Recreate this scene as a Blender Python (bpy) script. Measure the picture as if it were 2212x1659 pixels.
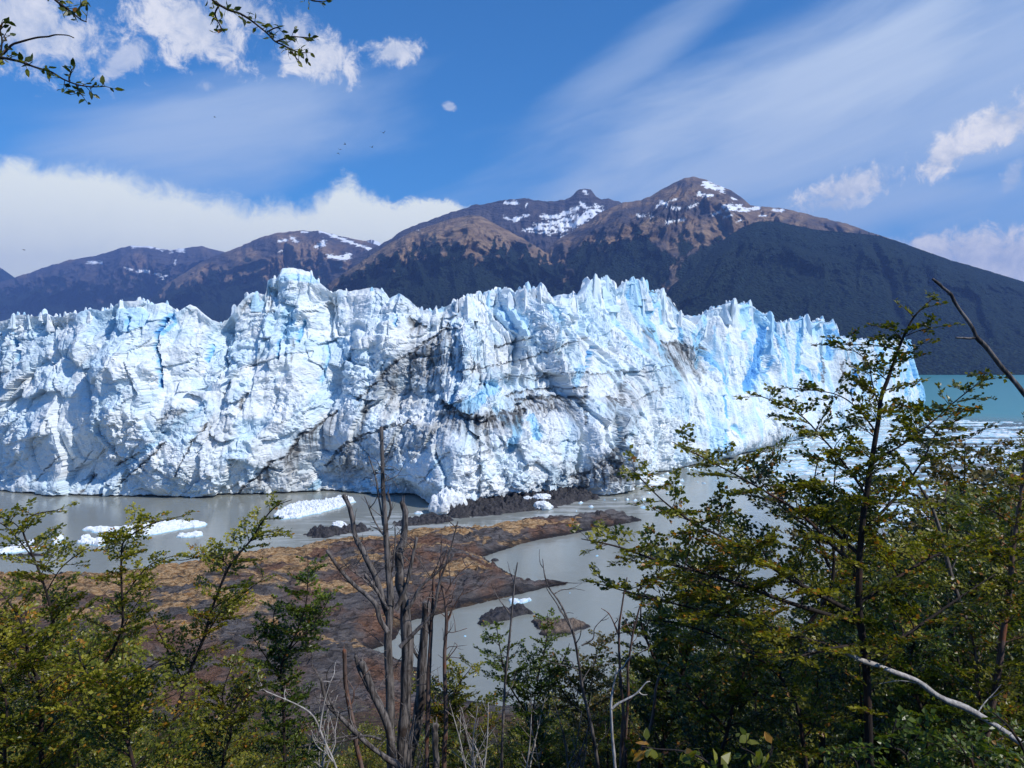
import bpy, math, random
import numpy as np
sc = bpy.context.scene
for _o in list(bpy.data.objects): bpy.data.objects.remove(_o)

# ---------------------------------------------------------------- camera, light, exposure
FPX, CX, HZ, CAMH = 745.0, 512.0, 360.0, 40.0      # focal length in px of a 1024 wide frame, horizon row, eye height above the lake
cam_d = bpy.data.cameras.new("camera"); cam = bpy.data.objects.new("camera", cam_d); sc.collection.objects.link(cam)
cam.location = (0, 0, CAMH); cam.rotation_euler = (math.pi/2, 0, 0)
cam_d.sensor_width = 36; cam_d.lens = FPX/1024*36; cam_d.shift_y = -24/1024
cam_d.clip_start = 0.05; cam_d.clip_end = 60000
sc.camera = cam
SUN_DIR = np.array([0.62, -0.34, 0.74]); SUN_DIR /= np.linalg.norm(SUN_DIR)   # towards the sun
sun_el = math.asin(SUN_DIR[2]); sun_az = math.atan2(SUN_DIR[0], SUN_DIR[1])
sd = bpy.data.lights.new("sun", 'SUN'); sd.energy = 4.3; sd.angle = math.radians(0.5); sd.color = (1.0, 0.96, 0.90)
so = bpy.data.objects.new("sun", sd); sc.collection.objects.link(so)
import mathutils
so.rotation_euler = mathutils.Vector(SUN_DIR).to_track_quat('Z', 'Y').to_euler(); so.location = (60, -20, 120)
sc.view_settings.view_transform = 'Standard'; sc.view_settings.look = 'None'
sc.view_settings.exposure = 0.0; sc.view_settings.gamma = 1.0; sc.view_settings.use_curve_mapping = False
sc.render.engine = 'CYCLES'
sc.cycles.use_denoising = True
sc.cycles.max_bounces = 6; sc.cycles.diffuse_bounces = 3; sc.cycles.glossy_bounces = 2
sc.cycles.transmission_bounces = 3; sc.cycles.transparent_max_bounces = 4; sc.cycles.volume_bounces = 0
sc.cycles.caustics_reflective = False; sc.cycles.caustics_refractive = False

# ---------------------------------------------------------------- node helpers
class N:
    def __init__(s, tree): s.t = tree; s.l = tree.links
    def n(s, typ, **kw):
        n = s.t.nodes.new(typ)
        for k, v in kw.items(): setattr(n, k, v)
        return n
    def put(s, sock, v):
        if v is None: return
        if hasattr(v, 'links') or isinstance(v, bpy.types.NodeSocket): s.l.new(v, sock)
        else: sock.default_value = v
    def m(s, op, a, b=None, c=None, clamp=False):
        n = s.n('ShaderNodeMath', operation=op); n.use_clamp = clamp
        s.put(n.inputs[0], a)
        if b is not None: s.put(n.inputs[1], b)
        if c is not None: s.put(n.inputs[2], c)
        return n.outputs[0]
    def mr(s, v, a, b, c=0.0, d=1.0, smooth=True):
        n = s.n('ShaderNodeMapRange'); n.interpolation_type = 'SMOOTHSTEP' if smooth else 'LINEAR'
        s.put(n.inputs[0], v); s.put(n.inputs[1], a); s.put(n.inputs[2], b); s.put(n.inputs[3], c); s.put(n.inputs[4], d)
        return n.outputs[0]
    def mix(s, f, a, b, mode='MIX'):
        n = s.n('ShaderNodeMix', data_type='RGBA', blend_type=mode)
        s.put(n.inputs[0], f)
        s.put(n.inputs[6], a if not isinstance(a, tuple) else (*a, 1)[:4]); s.put(n.inputs[7], b if not isinstance(b, tuple) else (*b, 1)[:4])
        return n.outputs[2]
    def noise(s, vec, scale, detail=4, rough=0.5, dist=0.0, out=0):
        n = s.n('ShaderNodeTexNoise'); s.put(n.inputs['Vector'], vec); s.put(n.inputs['Scale'], scale)
        n.inputs['Detail'].default_value = detail; n.inputs['Roughness'].default_value = rough; n.inputs['Distortion'].default_value = dist
        return n.outputs[out]
    def comb(s, x, y, z):
        n = s.n('ShaderNodeCombineXYZ'); s.put(n.inputs[0], x); s.put(n.inputs[1], y); s.put(n.inputs[2], z); return n.outputs[0]
    def sep(s, v):
        n = s.n('ShaderNodeSeparateXYZ'); s.put(n.inputs[0], v); return n.outputs
    def vm(s, op, a, b=None):
        n = s.n('ShaderNodeVectorMath', operation=op); s.put(n.inputs[0], a)
        if b is not None: s.put(n.inputs[1], b)
        return n.outputs[0]
    def attr(s, name, out='Fac'):
        n = s.n('ShaderNodeAttribute'); n.attribute_name = name; return n.outputs[out]
    def bump(s, h, strength, dist):
        n = s.n('ShaderNodeBump'); s.put(n.inputs['Height'], h); n.inputs['Strength'].default_value = strength; n.inputs['Distance'].default_value = dist
        return n.outputs[0]
def material(name):
    m = bpy.data.materials.new(name); m.use_nodes = True; t = m.node_tree
    for n in list(t.nodes): t.nodes.remove(n)
    k = N(t); out = k.n('ShaderNodeOutputMaterial'); b = k.n('ShaderNodeBsdfPrincipled')
    k.l.new(b.outputs[0], out.inputs[0])
    return m, k, b, out
def geopos(k): return k.n('ShaderNodeNewGeometry').outputs['Position']
def objpos(k): return k.n('ShaderNodeTexCoord').outputs['Object']

# ---------------------------------------------------------------- numpy noise
def _h(ix, iy, iz, seed):
    a = (ix.astype(np.int64)*374761393 + iy.astype(np.int64)*668265263 + iz.astype(np.int64)*2147483647 + seed*974634777) & 0xffffffff
    a = ((a ^ (a >> 13))*1274126177) & 0xffffffff
    a = ((a ^ (a >> 16))*2246822519) & 0xffffffff
    return (a ^ (a >> 15)) & 0xffffffff
def hrand(ix, iy, iz, seed): return _h(ix, iy, iz, seed)/4294967295.0
_G = np.array([[1,1,0],[-1,1,0],[1,-1,0],[-1,-1,0],[1,0,1],[-1,0,1],[1,0,-1],[-1,0,-1],[0,1,1],[0,-1,1],[0,1,-1],[0,-1,-1],[1,1,0],[-1,1,0],[0,-1,1],[0,-1,-1]], float)
def perlin(x, y, z=0.0, seed=0):
    x, y, z = np.broadcast_arrays(np.asarray(x, float), np.asarray(y, float), np.asarray(z, float))
    ix, iy, iz = np.floor(x), np.floor(y), np.floor(z); fx, fy, fz = x-ix, y-iy, z-iz
    u, v, w = [t*t*t*(t*(t*6-15)+10) for t in (fx, fy, fz)]
    r = 0
    for dz in (0, 1):
        if dz == 1 and not np.any(fz): break
        for dy in (0, 1):
            for dx in (0, 1):
                g = _G[_h(ix+dx, iy+dy, iz+dz, seed) & 15]
                d = g[..., 0]*(fx-dx)+g[..., 1]*(fy-dy)+g[..., 2]*(fz-dz)
                r = r + d*(u if dx else 1-u)*(v if dy else 1-v)*(w if dz else 1-w)
    return r
def fbm(x, y, z=0.0, octv=4, seed=0, gain=0.5, lac=2.03):
    r, a, f = 0, 1.0, 1.0
    for o in range(octv):
        r = r + a*perlin(x*f, y*f, z*f, seed+o*17); a *= gain; f *= lac
    return r
def ridged(x, y, z=0.0, octv=4, seed=0, gain=0.5):
    r, a, f = 0, 1.0, 1.0
    for o in range(octv):
        r = r + a*(1-2*np.abs(perlin(x*f, y*f, z*f, seed+o*13))); a *= gain; f *= 2.07
    return r
def facets(x, y, seed=0, tilt=1.0, cone=0.6, hv=0.5, rid=False, groove=0.25):
    """flat tilted planes, one per irregular cell, with steps and grooves between: fractured blocks"""
    x = np.asarray(x, float); y = np.asarray(y, float)
    ix, iy = np.floor(x), np.floor(y); d1 = np.full(x.shape, 1e9); d2 = d1.copy(); val = np.zeros(x.shape); bid = np.zeros(x.shape)
    z0 = np.zeros_like(ix)
    for dy in (-1, 0, 1):
        for dx in (-1, 0, 1):
            cx, cy = ix+dx, iy+dy
            ax = x-cx-hrand(cx, cy, z0, seed); ay = y-cy-hrand(cx, cy, z0, seed+1); dd = np.sqrt(ax*ax+ay*ay)
            gx = (hrand(cx, cy, z0, seed+2)-.5)*2*tilt; gy = (hrand(cx, cy, z0, seed+3)-.5)*2*tilt
            v = hrand(cx, cy, z0, seed+4)*hv + gx*ax + gy*ay - cone*.35*dd; near = dd < d1
            d2 = np.where(near, d1, np.minimum(d2, dd)); d1 = np.where(near, dd, d1); val = np.where(near, v, val)
            if rid: bid = np.where(near, hrand(cx, cy, z0, seed+5), bid)
    val = val-groove*(1-np.clip((d2-d1)/.10, 0, 1))
    return (val, bid) if rid else val
def facets3(x, y, z, seed=0, tilt=1.0, hv=0.5, groove=0.25):
    ix, iy, iz = np.floor(x), np.floor(y), np.floor(z); d1 = np.full(x.shape, 1e9); d2 = d1.copy(); val = np.zeros(x.shape)
    for dz in (-1, 0, 1):
        for dy in (-1, 0, 1):
            for dx in (-1, 0, 1):
                cx, cy, cz = ix+dx, iy+dy, iz+dz; h = _h(cx, cy, cz, seed)
                f = lambda s: ((h >> s) & 1023)/1023.0
                ax, ay, az = x-cx-f(0), y-cy-f(10), z-cz-f(20); dd = np.sqrt(ax*ax+ay*ay+az*az); h2 = _h(cx, cy, cz, seed+1)
                v = ((h2 & 1023)/1023.0)*hv+tilt*2*((((h2 >> 8) & 1023)/1023.0-.5)*ax+(((h2 >> 14) & 1023)/1023.0-.5)*ay+(((h2 >> 20) & 1023)/1023.0-.5)*az)
                near = dd < d1; d2 = np.where(near, d1, np.minimum(d2, dd)); d1 = np.where(near, dd, d1); val = np.where(near, v, val)
    return val-groove*(1-np.clip((d2-d1)/.12, 0, 1))
def smooth(x, a, b):
    t = np.clip((np.asarray(x, float)-a)/(b-a), 0, 1); return t*t*(3-2*t)

# ---------------------------------------------------------------- mesh helpers
def np_mesh(name, verts, faces, mat=None, parent=None, attrs=None, smooth_shade=True, facesizes=None, link=True):
    """verts (n,3); faces (m,k) with k 3 or 4, or a flat loop list with facesizes"""
    me = bpy.data.meshes.new(name); verts = np.asarray(verts, np.float32); faces = np.asarray(faces, np.int32)
    me.vertices.add(len(verts)); me.vertices.foreach_set('co', verts.ravel())
    if facesizes is None:
        k = faces.shape[1]; nf = len(faces); sizes = np.full(nf, k, np.int32)
    else: sizes = np.asarray(facesizes, np.int32); nf = len(sizes)
    starts = np.concatenate([[0], np.cumsum(sizes)[:-1]]).astype(np.int32)
    me.loops.add(int(sizes.sum())); me.loops.foreach_set('vertex_index', faces.ravel())
    me.polygons.add(nf); me.polygons.foreach_set('loop_start', starts)
    if smooth_shade is not None: me.polygons.foreach_set('use_smooth', np.full(nf, bool(smooth_shade)))
    me.update(calc_edges=True)
    for an, (kind, dom, data) in (attrs or {}).items():
        a = me.attributes.new(an, kind, dom)
        a.data.foreach_set('color' if kind == 'FLOAT_COLOR' else 'value', np.asarray(data, np.float32).ravel())
    if mat: me.materials.append(mat)
    o = bpy.data.objects.new(name, me)
    if link: sc.collection.objects.link(o)
    if parent is not None: o.parent = parent
    return o
def grid_faces(nr, nc, mask=None):
    i = np.arange(nr-1)[:, None]*nc + np.arange(nc-1)[None, :]
    f = np.stack([i, i+1, i+nc+1, i+nc], -1)
    if mask is not None: f = f[mask]
    return f.reshape(-1, 4)
def tag(o, label=None, cat=None, group=None, kind=None):
    if label: o['label'] = label
    if cat: o['category'] = cat
    if group: o['group'] = group
    if kind: o['kind'] = kind
    return o
def empty(name, loc=(0, 0, 0), label=None, cat=None, group=None):
    o = bpy.data.objects.new(name, None); sc.collection.objects.link(o); o.location = loc; o.empty_display_size = 0.3
    return tag(o, label, cat, group)
VS = 1024/2212.0                       # survey notes were taken on a 2212 px wide print of the site; this brings them to 1024
def V(pts): return np.asarray(pts, float)*VS
def at(px, py, D): return np.array([(px-CX)/FPX*D, D, CAMH-(py-HZ)/FPX*D])
def on_water(px, py, z=0.0):
    D = (CAMH-z)*FPX/(np.asarray(py, float)-HZ); return np.stack([(np.asarray(px, float)-CX)/FPX*D, D], -1)
def polydist(px, py, poly):
    """distance, and nearest y, from points to an open polyline"""
    d = np.full(px.shape, 1e9); ny = np.zeros(px.shape)
    for (x0, y0), (x1, y1) in zip(poly[:-1], poly[1:]):
        vx, vy = x1-x0, y1-y0; L = vx*vx+vy*vy+1e-9
        t = np.clip(((px-x0)*vx+(py-y0)*vy)/L, 0, 1)
        dd = np.hypot(px-x0-t*vx, py-y0-t*vy); b = dd < d
        d = np.where(b, dd, d); ny = np.where(b, y0+t*vy, ny)
    return d, ny
def inside(px, py, poly):
    r = np.zeros(px.shape, bool); n = len(poly)
    for i in range(n):
        x0, y0 = poly[i]; x1, y1 = poly[(i+1) % n]
        if y0 == y1: continue
        c = ((y0 > py) != (y1 > py)) & (px < (x1-x0)*(py-y0)/(y1-y0)+x0)
        r ^= c
    return r
# ---------------------------------------------------------------- sky: physical sky with drifting cloud, fixed to compass directions
world = bpy.data.worlds.new("World"); sc.world = world; world.use_nodes = True
_t = world.node_tree
for _n in list(_t.nodes): _t.nodes.remove(_n)
k = N(_t); SKYS = 0.115
bg = k.n('ShaderNodeBackground'); bg.inputs[1].default_value = SKYS
wo = k.n('ShaderNodeOutputWorld'); k.l.new(bg.outputs[0], wo.inputs[0])
sky = k.n('ShaderNodeTexSky'); sky.sky_type = 'NISHITA'; sky.sun_disc = False
sky.sun_elevation = sun_el; sky.sun_rotation = sun_az % (2*math.pi); sky.altitude = 200; sky.air_density = 1.0; sky.dust_density = 0.3; sky.ozone_density = 3.0
gen = k.n('ShaderNodeTexCoord').outputs['Generated']
X, Y, Z = k.sep(gen)
AZ = k.m('ARCTAN2', X, Y); EL = k.m('ARCSINE', Z)
def azel(px, py):
    a = math.atan((px-CX)/FPX); return a, math.atan((HZ-py)/FPX*math.cos(a))
col = sky.outputs[0]
col = k.mix(1.0, col, (0.31, 0.90, 1.36), 'MULTIPLY')      # thin clear mountain air
n1 = k.noise(gen, 11.0, 7, 0.62, .3); n2 = k.noise(gen, 38.0, 6, 0.68, .4); n3 = k.noise(gen, 3.0, 3, 0.5)
nn = k.m('ADD', k.m('MULTIPLY', k.m('SUBTRACT', n1, 0.5), 0.5), k.m('MULTIPLY', k.m('SUBTRACT', n2, 0.5), 0.7))
def W(v): return v/SKYS
def rotuv(px, py, ang, ru, rv):
    a, e = azel(px, py); c, s = math.cos(ang), math.sin(ang)
    u, v = k.m('SUBTRACT', AZ, a), k.m('SUBTRACT', EL, e)
    U_ = k.m('DIVIDE', k.m('ADD', k.m('MULTIPLY', u, c), k.m('MULTIPLY', v, s)), ru/FPX)
    V_ = k.m('DIVIDE', k.m('SUBTRACT', k.m('MULTIPLY', v, c), k.m('MULTIPLY', u, s)), rv/FPX)
    return U_, V_
def ell(px, py, ang, ru, rv):
    U_, V_ = rotuv(px, py, math.radians(ang), ru, rv)
    return k.m('SQRT', k.m('ADD', k.m('MULTIPLY', U_, U_), k.m('MULTIPLY', V_, V_)))
# thin high veil (cirrus), streaks rising to the right
_c, _s = math.cos(math.radians(16)), math.sin(math.radians(16))
sa = k.m('ADD', k.m('MULTIPLY', AZ, _c), k.m('MULTIPLY', EL, _s)); sb = k.m('SUBTRACT', k.m('MULTIPLY', EL, _c), k.m('MULTIPLY', AZ, _s))
st = k.noise(k.comb(k.m('MULTIPLY', sa, 1.0), k.m('MULTIPLY', sb, 4.2), 0.3), 3.3, 6, 0.55, 0.3)
st2 = k.noise(k.comb(k.m('MULTIPLY', sa, 2.0), k.m('MULTIPLY', sb, 26.0), 1.7), 2.2, 4, 0.6, 0.2)
def veil(px, py, ang, ru, rv, amt, e0=1.25, e1=0.1, ns=1.6):
    d = ell(px, py, ang, ru, rv)
    d = k.m('ADD', d, k.m('MULTIPLY', k.m('SUBTRACT', st, 0.5), ns))
    return k.m('MULTIPLY', k.mr(d, e0, e1), amt)
VC = tuple(W(v) for v in (0.62, 0.75, 0.95))
vals = [veil(840, 75, 14, 330, 78, 0.92), veil(640, 60, 30, 140, 30, 0.45), veil(760, 160, 10, 360, 48, 0.75), veil(900, 200, 4, 300, 36, 0.65), veil(1000, 60, 60, 220, 190, 0.7),
        veil(215, 135, 12, 190, 56, 0.7), veil(620, 180, 10, 150, 22, 0.35)]
vv = vals[0]
for x in vals[1:]: vv = k.m('MAXIMUM', vv, x)
vv = k.m('MULTIPLY', vv, k.mr(st2, 0.15, 0.85, 0.82, 1.08, False))
col = k.mix(k.m('MINIMUM', vv, 0.95), col, VC)
# bright haze near the horizon on the right
# the bank of white cloud on the left: everything under its top edge
bank = V([(-900, 300), (-300, 318), (0, 332), (120, 345), (200, 350), (330, 385), (440, 400), (560, 425), (650, 430), (700, 408), (735, 378), (780, 405), (850, 428), (920, 425), (1000, 445), (1060, 480), (1150, 560), (1300, 700), (1700, 900)])
cr = k.n('ShaderNodeFloatCurve'); cv = cr.mapping.curves[0]
A0, A1, E0, E1 = -1.05, 0.55, -0.1, 0.35
pts = [( (azel(p[0], p[1])[0]-A0)/(A1-A0), (azel(p[0], p[1])[1]-E0)/(E1-E0)) for p in bank]
pts = [(max(0, a), max(0, min(1, e))) for a, e in pts]
cv.points[0].location = pts[0]; cv.points[1].location = pts[-1]
for p in pts[1:-1]: cv.points.new(*p)
cr.mapping.update(); k.put(cr.inputs['Value'], k.m('DIVIDE', k.m('SUBTRACT', AZ, A0), A1-A0, clamp=True))
edge = k.m('ADD', k.m('MULTIPLY', cr.outputs[0], E1-E0), E0)
dd = k.m('ADD', k.m('SUBTRACT', edge, EL), k.m('MULTIPLY', nn, 0.075))
wide = k.mr(n3, 0.35, 0.65, 0.006, 0.030)
bm = k.mr(dd, -0.006, wide)
bm = k.m('MULTIPLY', bm, k.mr(Y, -0.2, 0.1))
CB1 = tuple(W(v) for v in (1.15, 1.20, 1.08)); CB2 = tuple(W(v) for v in (0.92, 1.0, 0.94))
bcol = k.mix(k.mr(k.m('ADD', dd, k.m('MULTIPLY', nn, .1)), 0.04, 0.22), CB1, CB2)
col = k.mix(k.m('MULTIPLY', bm, 0.97), col, bcol)
# puffs
CP = tuple(W(v) for v in (1.08, 1.06, 1.06)); CPs = tuple(W(v) for v in (0.68, 0.74, 0.86))
pf = None
for (vx, vy, ang, ru, rv, amt) in [(40, 45, -10, 150, 66, .8), (140, 90, -30, 60, 30, .7), (430, 60, -8, 105, 62, .85), (505, 20, 0, 90, 30, .6), (640, 80, -40, 60, 40, .6), (685, 120, -5, 85, 42, .88), (272, 132, 42, 62, 22, .6), (850, 112, 8, 58, 26, .8),
                                   (972, 232, 0, 13, 9, .5), (445, 187, 0, 16, 14, .4), (2150, 275, 22, 78, 38, 1), (2060, 325, 32, 64, 28, 1), (2215, 255, 10, 50, 30, 1), (1830, 408, 14, 84, 28, .85), (1800, 440, 0, 60, 18, .6), (2190, 380, 60, 40, 18, .4),
                                   (1990, 550, 0, 85, 40, 1), (2090, 550, -4, 110, 42, 1), (2200, 560, -6, 130, 50, 1)]:
    p = V((vx, vy)); d = ell(p[0], p[1], ang, ru*VS, rv*VS)
    d = k.m('ADD', d, k.m('MULTIPLY', nn, -4.0))
    mk = k.m('MULTIPLY', k.mr(d, 1.3, 0.5), amt)
    pf = mk if pf is None else k.m('MAXIMUM', pf, mk)
pc = k.mix(k.mr(nn, -0.12, 0.16), CPs, CP)
col = k.mix(pf, col, pc)
k.l.new(col, bg.inputs[0])
# ---------------------------------------------------------------- far mountains
def mountain_material():
    m, k, b, out = material("mountain_slope"); P = geopos(k)
    fo, sn, tn = k.attr('forest'), k.attr('snow'), k.attr('tone')
    x, y, z = k.sep(P)
    warp = k.noise(P, 0.0035, 3, 0.5)
    lay = k.noise(k.comb(k.m('MULTIPLY', x, 0.0012), k.m('MULTIPLY', y, 0.0012), k.m('ADD', k.m('MULTIPLY', z, 0.032), k.m('MULTIPLY', warp, 7.0))), 1.0, 5, 0.7)
    n1 = k.noise(P, 0.012, 6, 0.65); n2 = k.noise(P, 0.05, 4, 0.6)
    brown = k.mix(k.mr(n1, 0.35, 0.65), (0.180, 0.120, 0.074), (0.350, 0.245, 0.152))
    slate = k.mix(k.mr(lay, 0.35, 0.65), (0.050, 0.046, 0.055), (0.135, 0.112, 0.105))
    rock = k.mix(k.mr(k.m('ADD', tn, k.m('MULTIPLY', k.m('SUBTRACT', n1, 0.5), 0.8)), 0.35, 0.65), brown, slate)
    rock = k.mix(k.mr(lay, 0.52, 0.60), rock, k.mix(0.45, rock, (0.035, 0.033, 0.042)))
    rock = k.mix(k.m('MULTIPLY', k.mr(n2, 0.55, 0.75), 0.5), rock, (0.05, 0.045, 0.05))
    fn = k.noise(P, 0.055, 6, 0.75); fb = k.noise(P, 0.006, 4, 0.6)
    forest = k.mix(k.mr(fn, 0.35, 0.68), (0.002, 0.008, 0.008), (0.030, 0.056, 0.038))
    forest = k.mix(k.mr(fb, 0.35, 0.7), forest, k.mix(0.5, forest, (0.030, 0.046, 0.028)))
    c = k.mix(fo, rock, forest); c = k.mix(sn, c, (0.86, 0.88, 0.92))
    k.put(b.inputs['Base Color'], c); b.inputs['Roughness'].default_value = 0.9; b.inputs['Specular IOR Level'].default_value = 0.1
    vor = k.n('ShaderNodeTexVoronoi'); vor.feature = 'F1'; k.put(vor.inputs['Vector'], P); vor.inputs['Scale'].default_value = 0.085
    hb = k.mix(fo, k.m('ADD', k.m('MULTIPLY', lay, 1.2), k.m('MULTIPLY', n2, 0.7)), k.m('ADD', k.m('MULTIPLY', vor.outputs[0], -1.3), fn))
    hb = k.mix(sn, hb, 0.5 if False else (0.5, 0.5, 0.5))
    bn = k.n('ShaderNodeBump'); bn.inputs['Strength'].default_value = 0.9; bn.inputs['Distance'].default_value = 24.0
    k.l.new(hb, bn.inputs['Height']); k.l.new(bn.outputs[0], b.inputs['Normal'])
    return m
MM = mountain_material()
def ridge(name, sky, dc, df, tree=None, snow=(), seed=1, rows=150, gully=(46, 260), tone=0.5, fing=9, step=1.0, extra=None, jag=1.0, clear=(), shape=1.0, trench=()):
    sky = V(sky); px = np.arange(sky[0, 0], sky[-1, 0], step); n = len(px)
    py = np.interp(px, sky[:, 0], sky[:, 1]) + jag*(fbm(px/9.0, 0*px+seed, 0, 4, seed)*0.9)
    Dc = np.interp(px, [p[0]*VS for p in dc], [p[1] for p in dc]) if isinstance(dc, list) else np.full(n, float(dc))
    Df = np.interp(px, [p[0]*VS for p in df], [p[1] for p in df]) if isinstance(df, list) else np.full(n, float(df))
    zc = CAMH+(HZ-py)/FPX*Dc
    t = np.linspace(0, 1, rows)[:, None]; PX = np.broadcast_to(px, (rows, n)); T = np.broadcast_to(t, (rows, n))
    wl, amp = gully
    wx = fbm(PX/60.0, T*1.5, seed*1.3, 3, seed+5)*0.6
    g = ridged(PX/wl+wx, T*2.2+seed, 0.3, 5, seed+2, 0.55)
    g2 = fbm(PX/14.0, T*9, seed*.7, 4, seed+9); amp = amp*(0.30+0.70*smooth(T, .45, .75))
    win = np.clip(1-T**3, 0, 1)*np.clip(T*4, 0, 1)
    Dm = Df+(Dc-Df)*T - (g-0.4)*amp*win - g2*amp*0.16*win
    Z = zc[None, :]*T**shape
    for (poly, w, dep) in trench:
        d, _ = polydist(PX+g2*2, HZ-(Z-CAMH)/Dm*FPX, V(poly)); Dm = Dm+dep*(1-smooth(d, 0, w*VS))
    X = (PX-CX)/FPX*Dm
    PY = HZ-(Z-CAMH)/Dm*FPX
    nz1 = fbm(PX/8.0, PY/11.0, seed, 5, seed+20); nz2 = ridged(PX/11.0, PY/26.0, seed, 3, seed+31)
    if tree is None: fo = np.zeros(PX.shape)
    else:
        tr = V(tree); ty = np.interp(PX, tr[:, 0], tr[:, 1])
        fo = smooth(PY-ty-nz1*fing*1.6-(nz2-.5)*fing*.55, -0.7, 0.7)
    for (poly, w) in clear:                                 # bare scars through the forest
        d, _ = polydist(PX, PY, V(poly)); fo = fo*(1-smooth(w*VS+nz1*5+nz2*2.0-d, 0, 1.0)*0.9)
    sn = np.zeros(PX.shape); ns = fbm(PX/8.0, PY/2.2, seed, 4, seed+40, .65)
    for (poly, w) in snow:
        d, _ = polydist(PX, PY+0.0, V(poly)); sn = np.maximum(sn, smooth(w*VS*0.5+ns*w*VS*.75-d, -0.25, 0.35))
    tn = np.full(PX.shape, float(tone)) + fbm(PX/40.0, PY/20.0, seed, 3, seed+50)*0.5
    if extra: tn = extra(PX, PY, tn)
    vs = np.stack([X, Dm, Z-3], -1)
    back = np.stack([np.stack([X[-1]*(1+f), Dc*(1+f), zc*(1-f*4)-3], -1) for f in (0.05, 0.12, 0.2)], 0)
    vs = np.concatenate([vs, back], 0); R = rows+3
    pad = lambda a: np.concatenate([a, np.repeat(a[-1:], 3, 0)], 0).ravel()
    o = np_mesh(name, vs.reshape(-1, 3), grid_faces(R, n), MM, attrs={'forest': ('FLOAT', 'POINT', pad(fo)), 'snow': ('FLOAT', 'POINT', pad(sn)), 'tone': ('FLOAT', 'POINT', pad(tn))})
    tag(o, kind='structure'); return o
ridge("far_hill", [(-500, 560), (-200, 545), (-60, 560), (0, 577), (36, 602), (80, 640)], 8600, 8000, tree=[(-500, 560), (100, 560)], seed=3, rows=40, jag=.4)
ridge("far_mountain", [(760, 540), (782, 523), (800, 517), (818, 522), (840, 545)], 9500, 9000, snow=[([(770, 530), (840, 530)], 22)], seed=4, rows=30, jag=.6)
ridge("mountain", [(-600, 560), (-300, 590), (-120, 628), (0, 609), (60, 590), (110, 572), (150, 561), (200, 553), (232, 545), (262, 534), (290, 530), (330, 532), (365, 540), (400, 535), (432, 531), (460, 537), (490, 546), (560, 585), (700, 650)],
      7600, 6000, tree=[(-600, 640), (0, 622), (60, 612), (120, 606), (200, 612), (270, 598), (340, 590), (400, 594), (470, 600), (560, 600), (700, 600)],
      snow=[([(285, 531), (330, 533)], 5), ([(345, 536), (395, 538)], 9), ([(190, 565), (218, 568)], 6), ([(270, 578), (285, 582)], 4), ([(297, 585), (322, 585)], 6), ([(335, 590), (352, 598)], 5), ([(360, 594), (352, 600)], 5), ([(380, 560), (377, 572)], 3)],
      clear=[([(225, 605), (215, 640)], 9), ([(160, 600), (140, 618)], 7), ([(250, 620), (262, 632), (285, 615)], 7)], seed=11, tone=0.72, gully=(40, 520))
ridge("mountain", [(240, 690), (330, 640), (360, 612), (400, 588), (440, 562), (480, 546), (520, 531), (560, 513), (600, 502), (640, 498), (688, 498), (720, 505), (745, 512), (780, 518), (812, 527), (850, 545), (920, 590), (1000, 660)],
      6000, 4300, tree=[(240, 650), (330, 640), (400, 606), (440, 592), (480, 582), (520, 592), (560, 590), (600, 586), (640, 572), (680, 590), (720, 610), (760, 606), (830, 600), (1000, 600)],
      snow=[([(603, 519), (618, 519)], 6), ([(632, 514), (640, 520)], 7), ([(683, 530), (697, 526), (700, 522)], 9), ([(696, 500), (760, 524)], 5), ([(720, 508), (800, 538)], 6), ([(711, 553), (742, 556), (755, 552)], 10), ([(738, 572), (735, 578)], 4), ([(690, 497), (692, 502)], 4), ([(610, 540), (600, 545)], 3), ([(652, 500), (665, 501)], 3)],
      seed=23, tone=0.45, gully=(44, 420))
ridge("mountain", [(760, 560), (830, 523), (870, 497), (905, 482), (940, 470), (975, 457), (1005, 450), (1020, 442), (1055, 438), (1090, 431), (1130, 427), (1150, 430), (1180, 434), (1210, 432), (1232, 426), (1245, 412), (1262, 406), (1276, 408), (1288, 424), (1300, 430), (1310, 428), (1332, 433), (1350, 440), (1400, 450), (1500, 520), (1600, 600)],
      4900, 4000, tree=[(760, 600), (1600, 640)],
      snow=[([(1092, 437), (1118, 436)], 7), ([(1136, 445), (1140, 438)], 3), ([(1170, 465), (1205, 468), (1240, 452), (1248, 448)], 9), ([(1160, 492), (1200, 492), (1240, 484), (1262, 474), (1278, 462), (1290, 452)], 17), ([(1165, 488), (1240, 470), (1262, 464)], 11), ([(1255, 436), (1262, 444), (1278, 452)], 8), ([(1110, 475), (1140, 465)], 7), ([(1090, 468), (1100, 472)], 5), ([(1130, 496), (1160, 494)], 6), ([(1185, 505), (1200, 500)], 4), ([(1215, 512), (1245, 500)], 5), ([(1262, 412), (1268, 416)], 5)],
      seed=31, tone=0.95, gully=(30, 150), jag=1.5)
ridge("mountain", [(520, 720), (640, 650), (700, 618), (740, 590), (790, 558), (830, 530), (860, 515), (895, 497), (930, 486), (965, 474), (1000, 466), (1020, 462), (1040, 466), (1065, 480), (1100, 498), (1130, 514), (1160, 532), (1178, 543), (1210, 560), (1300, 640), (1500, 760)],
      [(520, 3500), (1000, 3900), (1200, 3600)], 2300, tree=[(520, 700), (640, 640), (700, 610), (750, 588), (800, 556), (840, 548), (880, 540), (930, 522), (970, 530), (1020, 546), (1060, 540), (1090, 522), (1130, 530), (1178, 548), (1500, 700)],
      snow=[([(903, 492), (915, 487)], 6)], seed=47, tone=0.25, gully=(50, 300), fing=13)
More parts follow.
